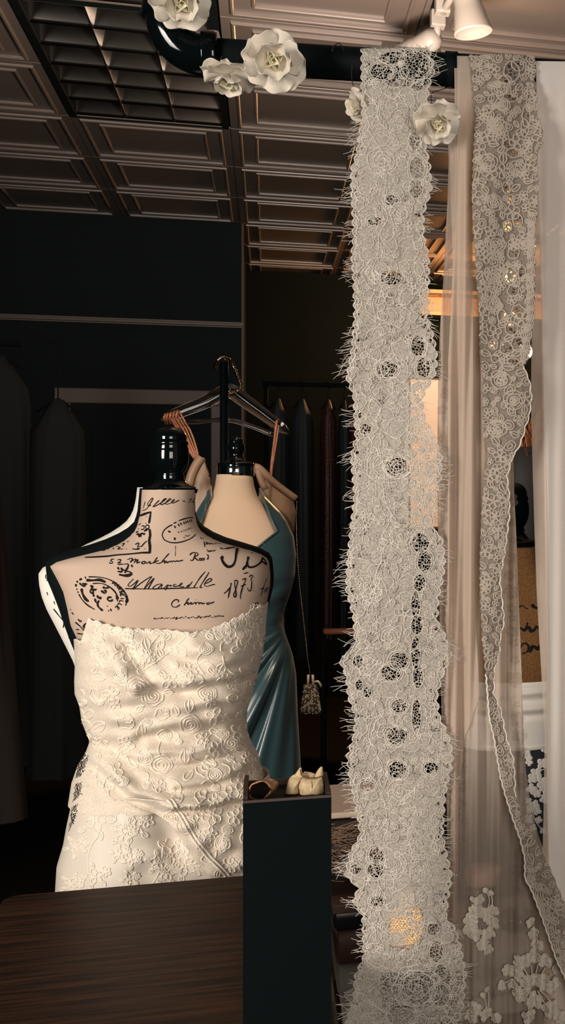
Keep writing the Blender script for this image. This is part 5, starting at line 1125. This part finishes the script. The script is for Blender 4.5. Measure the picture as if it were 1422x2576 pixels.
for y in np.arange(225, 2600, 3.4):
    dens_ = np.clip(.45+.75*math.sin(y*.045+2.2*math.sin(y*.011)), 0, 1); g_ = (eL_(y+14)-eL_(y-14))/28
    if rng.random() < .12+.85*dens_:
        L_ = (9+26*dens_*rng.random()+5)*(1.15 if g_ < 0 else .9); dy = -g_*.8+rng.normal()*.25+.12; dx = -1; n_ = math.hypot(dx, dy); lash(eL_(y)+2, y, dx/n_, dy/n_, L_)
    dens_ = np.clip(.4+.7*math.sin(y*.041+2+2.1*math.sin(y*.013)), 0, 1); g_ = (eR_(y+14)-eR_(y-14))/28
    if rng.random() < .1+.8*dens_:
        L_ = 8+22*dens_*rng.random()+4; dy = g_*.8+rng.normal()*.25+.1; dx = 1; n_ = math.hypot(dx, dy); lash(eR_(y)-2, y, dx/n_, dy/n_, L_)
for x in np.arange(1010, 1085, 4): lash(x, 126, rng.normal()*.5, -1, 6+rng.random()*12)
for y in np.arange(135, 215, 5): lash(eR_(np.float64(y)), y, 1, rng.normal()*.3, 10+rng.random()*26)
b.build('eyelash_fringe', M['cordA'], lg, True, kind='stuff')

# ================================================================== SHEER VEIL
VL = [(140,1143),(330,1145),(360,1128),(400,1130),(500,1127),(600,1121),(700,1116),(800,1109),(900,1104),(1200,1100),(1800,1112),(2000,1124),(2200,1128),(2640,1110)]
VR = [(140,1344),(900,1318),(1150,1292),(1250,1294),(1400,1302),(1500,1306),(1700,1313),(1850,1318),(1950,1326),(2050,1340),(2110,1358),(2160,1376),(2300,1430),(2640,1540)]
M['veil'] = sheer('champagne_organza', (.80, .67, .56), .80, .5, .07, 10, (3, 3, .6), .3, .7, True)
M['veil2'] = sheer('ivory_tulle', (.60, .52, .44), .42, .45, .10, 12, (3, 3, 1.), .3, .7, True)
veil = empty('sheer_veil', on_plane(np.array([1230.]), np.array([2640.]), 0)[0], 'champagne organza veil with embroidered flowers, hanging right of the lace trim', 'veil')
vl, vr = (lambda y: edge(VL, y)), (lambda y: edge(VR, y))
offV = lambda X, Y: .0012+np.clip((Y-235)/200, 0, 1)*(-.006+.005*np.sin((X-.02*Y)*.11)+.003*np.sin(X*.23+Y*.004))
def sheet(name, L, R, y0, y1, offf, mt, parent, C_=90, R_=160, weave=None):
    yy = np.linspace(y0, y1, R_); t = np.linspace(0, 1, C_); Y_, T_ = np.meshgrid(yy, t, indexing='ij'); X_ = L(Y_)+(R(Y_)-L(Y_))*T_
    return mesh(name, on_plane(X_, Y_, offf(X_, Y_)).reshape(-1, 3), grid_faces(R_, C_), mt, parent, True, {'weave': (weave(X_, Y_) if weave else np.ones_like(X_)).ravel()})
sheet('organza_panel', vl, vr, 142, 2640, offV, M['veil'], veil, weave=lambda X, Y: np.interp(Y+.25*(X-1200), [1780, 2140], [1, .56]))
# doubled fold down the middle, pale selvedge
f0 = lambda y: np.interp(y, [142, 500, 900, 1500, 1900, 2200, 2640], [1150, 1150, 1128, 1126, 1135, 1132, 1120]); f1 = lambda y: np.interp(y, [142, 500, 900, 1500, 1750, 1850, 2000, 2640], [1196, 1190, 1190, 1195, 1206, 1172, 1155, 1150])
sheet('organza_fold', f0, f1, 142, 2500, lambda X, Y: offV(X, Y)+.003, M['veil'], veil, 24, 160, lambda X, Y: np.interp(Y, [2000, 2400], [1, .1]))
f2, f3_ = (lambda y: np.interp(y, [142, 900, 1600, 2000, 2640], [1185, 1206, 1212, 1240, 1230])), vr
sheet('organza_fold', f2, f3_, 142, 2250, lambda X, Y: offV(X, Y)-.004, M['veil2'], veil, 40, 160, lambda X, Y: np.interp(Y, [1850, 2200], [1, .0]))
# embroidered flowers low on the veil
emb = []
def clover(cx, cy, r): 
    global emb; emb += petals(cx, cy, r, 5, rng.random()*6, .5)
for cx, cy, r in ((1206,2262,13),(1198,2290,18),(1222,2300,18),(1240,2320,16),(1185,2318,18),(1192,2345,20),(1228,2350,18),(1215,2375,16),(1230,2392,12),(1243,2290,12),(1176,2340,12),(1195,2535,18),(1222,2550,16),(1185,2560,16),(1248,2560,14),
                   (1312,2420,20),(1340,2408,20),(1370,2415,18),(1300,2450,18),(1330,2470,22),(1365,2470,22),(1392,2480,20),(1310,2500,20),(1345,2520,22),(1385,2535,22),(1330,2555,18),(1405,2440,16),(1290,2480,12),(1352,2378,16),(1342,2350,14),(1335,2320,12),(1275,2440,12),(1262,2480,10),(1410,2560,18)): clover(cx, cy, r)
for a in np.linspace(0, 6.28, 19)[:-1]: emb += [(np.array([(1345+16*math.cos(a), 2480+16*math.sin(a)), (1345+54*math.cos(a), 2480+54*math.sin(a))]), False)]
for p, q_ in (((1222,2300),(1222,2240)),((1232,2300),(1236,2250)),((1198,2290),(1190,2262)),((1222,2550),(1215,2500)),((1228,2540),(1226,2490)),((1300,2450),(1275,2430)),((1300,2480),(1262,2470))): emb += vine(p, q_, .15, 6); emb.append((wob(q_[0], q_[1], 6, 6), True))
offE = lambda X, Y: offV(X, Y)+.0045
inV = lambda x, y: x > 1128
M['emb'] = mat('cream_embroidery', (.60, .535, .45), .75, spec=.15)
sheet_cords('embroidered_outline', emb, offE, inV, .0010, M['emb'], veil, 3.0, .0006, 5)
b = MB()
for P, closed in emb:
    if not closed or len(P) < 5: continue
    Q = resample(P, 3.5, True); c0 = Q.mean(0); n = len(Q); V = np.vstack([on_plane(Q[:, 0], Q[:, 1], offE(Q[:, 0], Q[:, 1])), on_plane(c0[None, 0], c0[None, 1], offE(c0[None, 0], c0[None, 1])+.0016)]); b.add(V, [(i, (i+1) % n, n) for i in range(n)])
b.build('embroidered_petals', M['emb'], veil, True, kind='stuff')
# faint mottled flowers woven in the upper veil
mv = []
for x, y, r in poisson((1105, 950, 1330, 2250), lambda x, y: 8+16*rng.random(), lambda x, y: (x < vl(np.float64(y))+48 or x > f2(np.float64(y))+70) and x < vr(np.float64(y))-8, 2500): mv += petals(x, y, r, 5, rng.random()*6, .5)
b = MB()
for P, closed in mv:
    Q = resample(P, 5, True); c0 = Q.mean(0); n = len(Q); V = np.vstack([on_plane(Q[:, 0], Q[:, 1], offV(Q[:, 0], Q[:, 1])+.0012), on_plane(c0[None, 0], c0[None, 1], offV(c0[None, 0], c0[None, 1])+.0014)]); b.add(V, [(i, (i+1) % n, n) for i in range(n)])
b.build('woven_flowers', sheer('woven_flower', (.44, .35, .28), .22, .4), veil, True, kind='stuff')

# ================================================================== CROCHET LACE
CL = [(142,1180),(200,1186),(300,1196),(400,1190),(500,1186),(600,1190),(700,1196),(800,1205),(900,1206),(950,1214),(1000,1212),(1100,1216),(1150,1229),(1200,1216),(1300,1210),(1400,1206),(1500,1206),(1600,1211),(1650,1216),(1700,1222),(1800,1230),(1850,1242),(1900,1250),(1950,1258),(2000,1272),(2050,1288),(2100,1306),(2150,1318),(2200,1318),(2230,1335),(2300,1362),(2400,1396),(2460,1424),(2640,1480)]
CR = [(142,1346),(200,1344),(300,1350),(340,1361),(380,1358),(400,1346),(480,1352),(540,1346),(600,1341),(700,1342),(800,1340),(900,1326),(930,1314),(960,1328),(1000,1334),(1050,1328),(1070,1320),(1100,1312),(1130,1300),(1150,1286),(1200,1272),(1250,1278),(1300,1278),(1400,1265),(1450,1254),(1520,1262),(1560,1266),(1600,1256),(1640,1254),(1680,1242),(1740,1240),(1780,1258),(1800,1262),(1850,1272),(1900,1288),(1950,1292),(1990,1292),(2050,1312),(2100,1340),(2160,1374),(2300,1432),(2400,1475),(2640,1560)]
cl, cr_ = (lambda y: edge(CL, y, 3, 20, 0, -1)), (lambda y: edge(CR, y, 4, 30, .4, 1))
offC = lambda X, Y: .010+.006*np.clip((Y-170)/100, 0, 1)+.004*np.sin(X*.045+Y*.006)
crt = empty('crochet_lace', on_plane(np.array([1400.]), np.array([2640.]), .016)[0], 'thick cream crocheted lace border twisting down over the sheer veil', 'lace')
M['crochet'] = lace_mat('crochet_ground', (.34, .285, .235), .0052, .13, .98); M['cordC'] = mat('crochet_cord', (.44, .37, .305), .8, spec=.15); M['cordC2'] = mat('crochet_edge_cord', (.80, .71, .60), .8, spec=.15)
inC = lambda x, y: cl(np.float64(y))+3 < x < cr_(np.float64(y))-3
motC, holesC = [], []
for x, y, rx, ry in ((1285,190,18,22),(1300,172,14,12),(1268,212,14,10),(1276,258,22,8),(1322,300,8,26),(1318,330,7,22),(1278,372,14,10),(1290,392,18,10),(1272,480,8,12),(1282,508,8,10),(1300,560,10,14),(1275,575,9,12),(1290,640,12,14),(1282,700,14,20),(1290,735,12,12),(1300,790,14,16),(1285,830,14,14),(1300,870,14,16),(1262,800,10,14),(1272,880,14,14),(1240,870,10,10),(1288,915,12,8),(1310,690,7,16),(1245,905,8,8)): holesC.append((x, y, rx, ry))
for x, y, rx, ry in holesC: motC.append((wob(x, y, rx+2, ry+2, 0, .12), True))
for x, y, r in ((1255,235,18),(1262,275,16),(1215,165,20),(1248,330,20),(1225,420,22),(1300,430,18),(1240,520,20),(1245,620,22),(1240,700,22),(1260,960,20),(1290,1010,22),(1250,1080,20),(1318,620,14),(1240,770,18)): motC += rosette(x, y, r)
for x, y, r in poisson((1180, 142, 1440, 2640), lambda x, y: 8+10*rng.random(), inC, 24000, 2.3):
    if any(((x-a)/(rx+3))**2+((y-b_)/(ry+3))**2 < 1 for a, b_, rx, ry in holesC): continue
    q_, rot = rng.random(), rng.random()*6.28
    if q_ < .42: motC += petals(x, y, r*1.15, rng.integers(4, 7), rot, .5)
    elif q_ < .72: motC += leaf(x-r*math.cos(rot)*.8, y-r*math.sin(rot)*.8, r*1.9, r*.55, rot)
    else: motC.append((wob(x, y, r*.8, r*.6, rot, .15), True)); motC.append((wob(x, y, r*.4, r*.3, rot, .1), True))
for y0 in np.arange(560, 900, 26.):   # concentric scallop ribs on the right edge
    for k_ in range(4): a = np.linspace(-1.4, 1.4, 9); motC.append((np.c_[cr_(y0)-22+(6+5*k_)*np.cos(a), y0+(10+3*k_)*np.sin(a)], False))
for y0 in np.arange(2200, 2620, 40.):
    for k_ in range(4): a = np.linspace(-1.3, 1.3, 9); motC.append((np.c_[cl(y0)+26-(4+6*k_)*np.cos(a), y0+(12+4*k_)*np.sin(a)], False))
def densC(X, Y):
    d = .80+.14*noise2(X, Y, 3)
    d = np.where(Y > 2040, d-.25, d)
    for x, y, rx, ry in holesC:
        e_ = ((X-x)/rx)**2+((Y-y)/ry)**2; d = np.where(e_ < 1, 0., d)
    return np.where(np.minimum(X-cl(Y), cr_(Y)-X) < 3, 1, d)
cg = lace_sheet('crochet_ground', np.r_[np.arange(142, 220, 1.8), np.arange(220, 2640, 2.8)], 62, cl, cr_, offC, densC, M['crochet'], crt, lambda X, Y: .0007*noise2(X, Y, 4))
sheet_cords('crochet_cord', motC, offC, lambda x, y: cl(np.float64(y)) < x < cr_(np.float64(y))+2 and 142 < y < 2640, .0012, M['cordC'], cg, 3.2, .0008, 5)
yy = np.arange(925, 2000, 4.); y2 = np.arange(1690, 2640, 4.)
sheet_cords('edge_cord', [(np.c_[cr_(yy), yy], False)], offC, lambda x, y: True, .0010, M['cordC2'], cg, 3, .001, 5)
sheet_cords('edge_cord', [(np.c_[cl(y2), y2], False)], offC, lambda x, y: True, .0013, M['cordC2'], cg, 3, .001, 5)

# ================================================================== WHITE CURTAIN
CU = [(150,1347),(400,1354),(600,1362),(800,1366),(1000,1369),(1200,1372),(1400,1375),(1700,1379),(2000,1378),(2200,1383),(2640,1392)]
HM = [(150,1348),(600,1350),(850,1341),(1000,1339),(1200,1344),(1300,1347),(1500,1354),(1700,1365),(1850,1373),(2000,1371),(2180,1367),(2640,1372)]
M['curtain'] = sheer('white_curtain', (.88, .80, .73), .985, .3, .015, 8, (6, 6, .6))
M['hem'] = sheer('curtain_hem', (.86, .72, .60), .70, .5, .1, 12, (3, 3, .5))
cur = empty('white_curtain', on_plane(np.array([1450.]), np.array([2640.]), 0)[0], 'white curtain panel with a folded side hem at the right edge', 'curtain')
offU = lambda X, Y: .004+np.clip((Y-190)/250, 0, 1)*(-.018+.003*np.sin(X*.06+.3)+.0012*np.sin(X*.16+Y*.001))
sheet('curtain_panel', lambda y: edge(CU, y), lambda y: 1640+0*y, 155, 2640, offU, M['curtain'], cur, 80, 120)
sheet('side_hem', lambda y: edge(HM, y), lambda y: edge(CU, y)+3, 165, 2640, lambda X, Y: offU(X, Y)+.0015, M['hem'], cur, 14, 120)
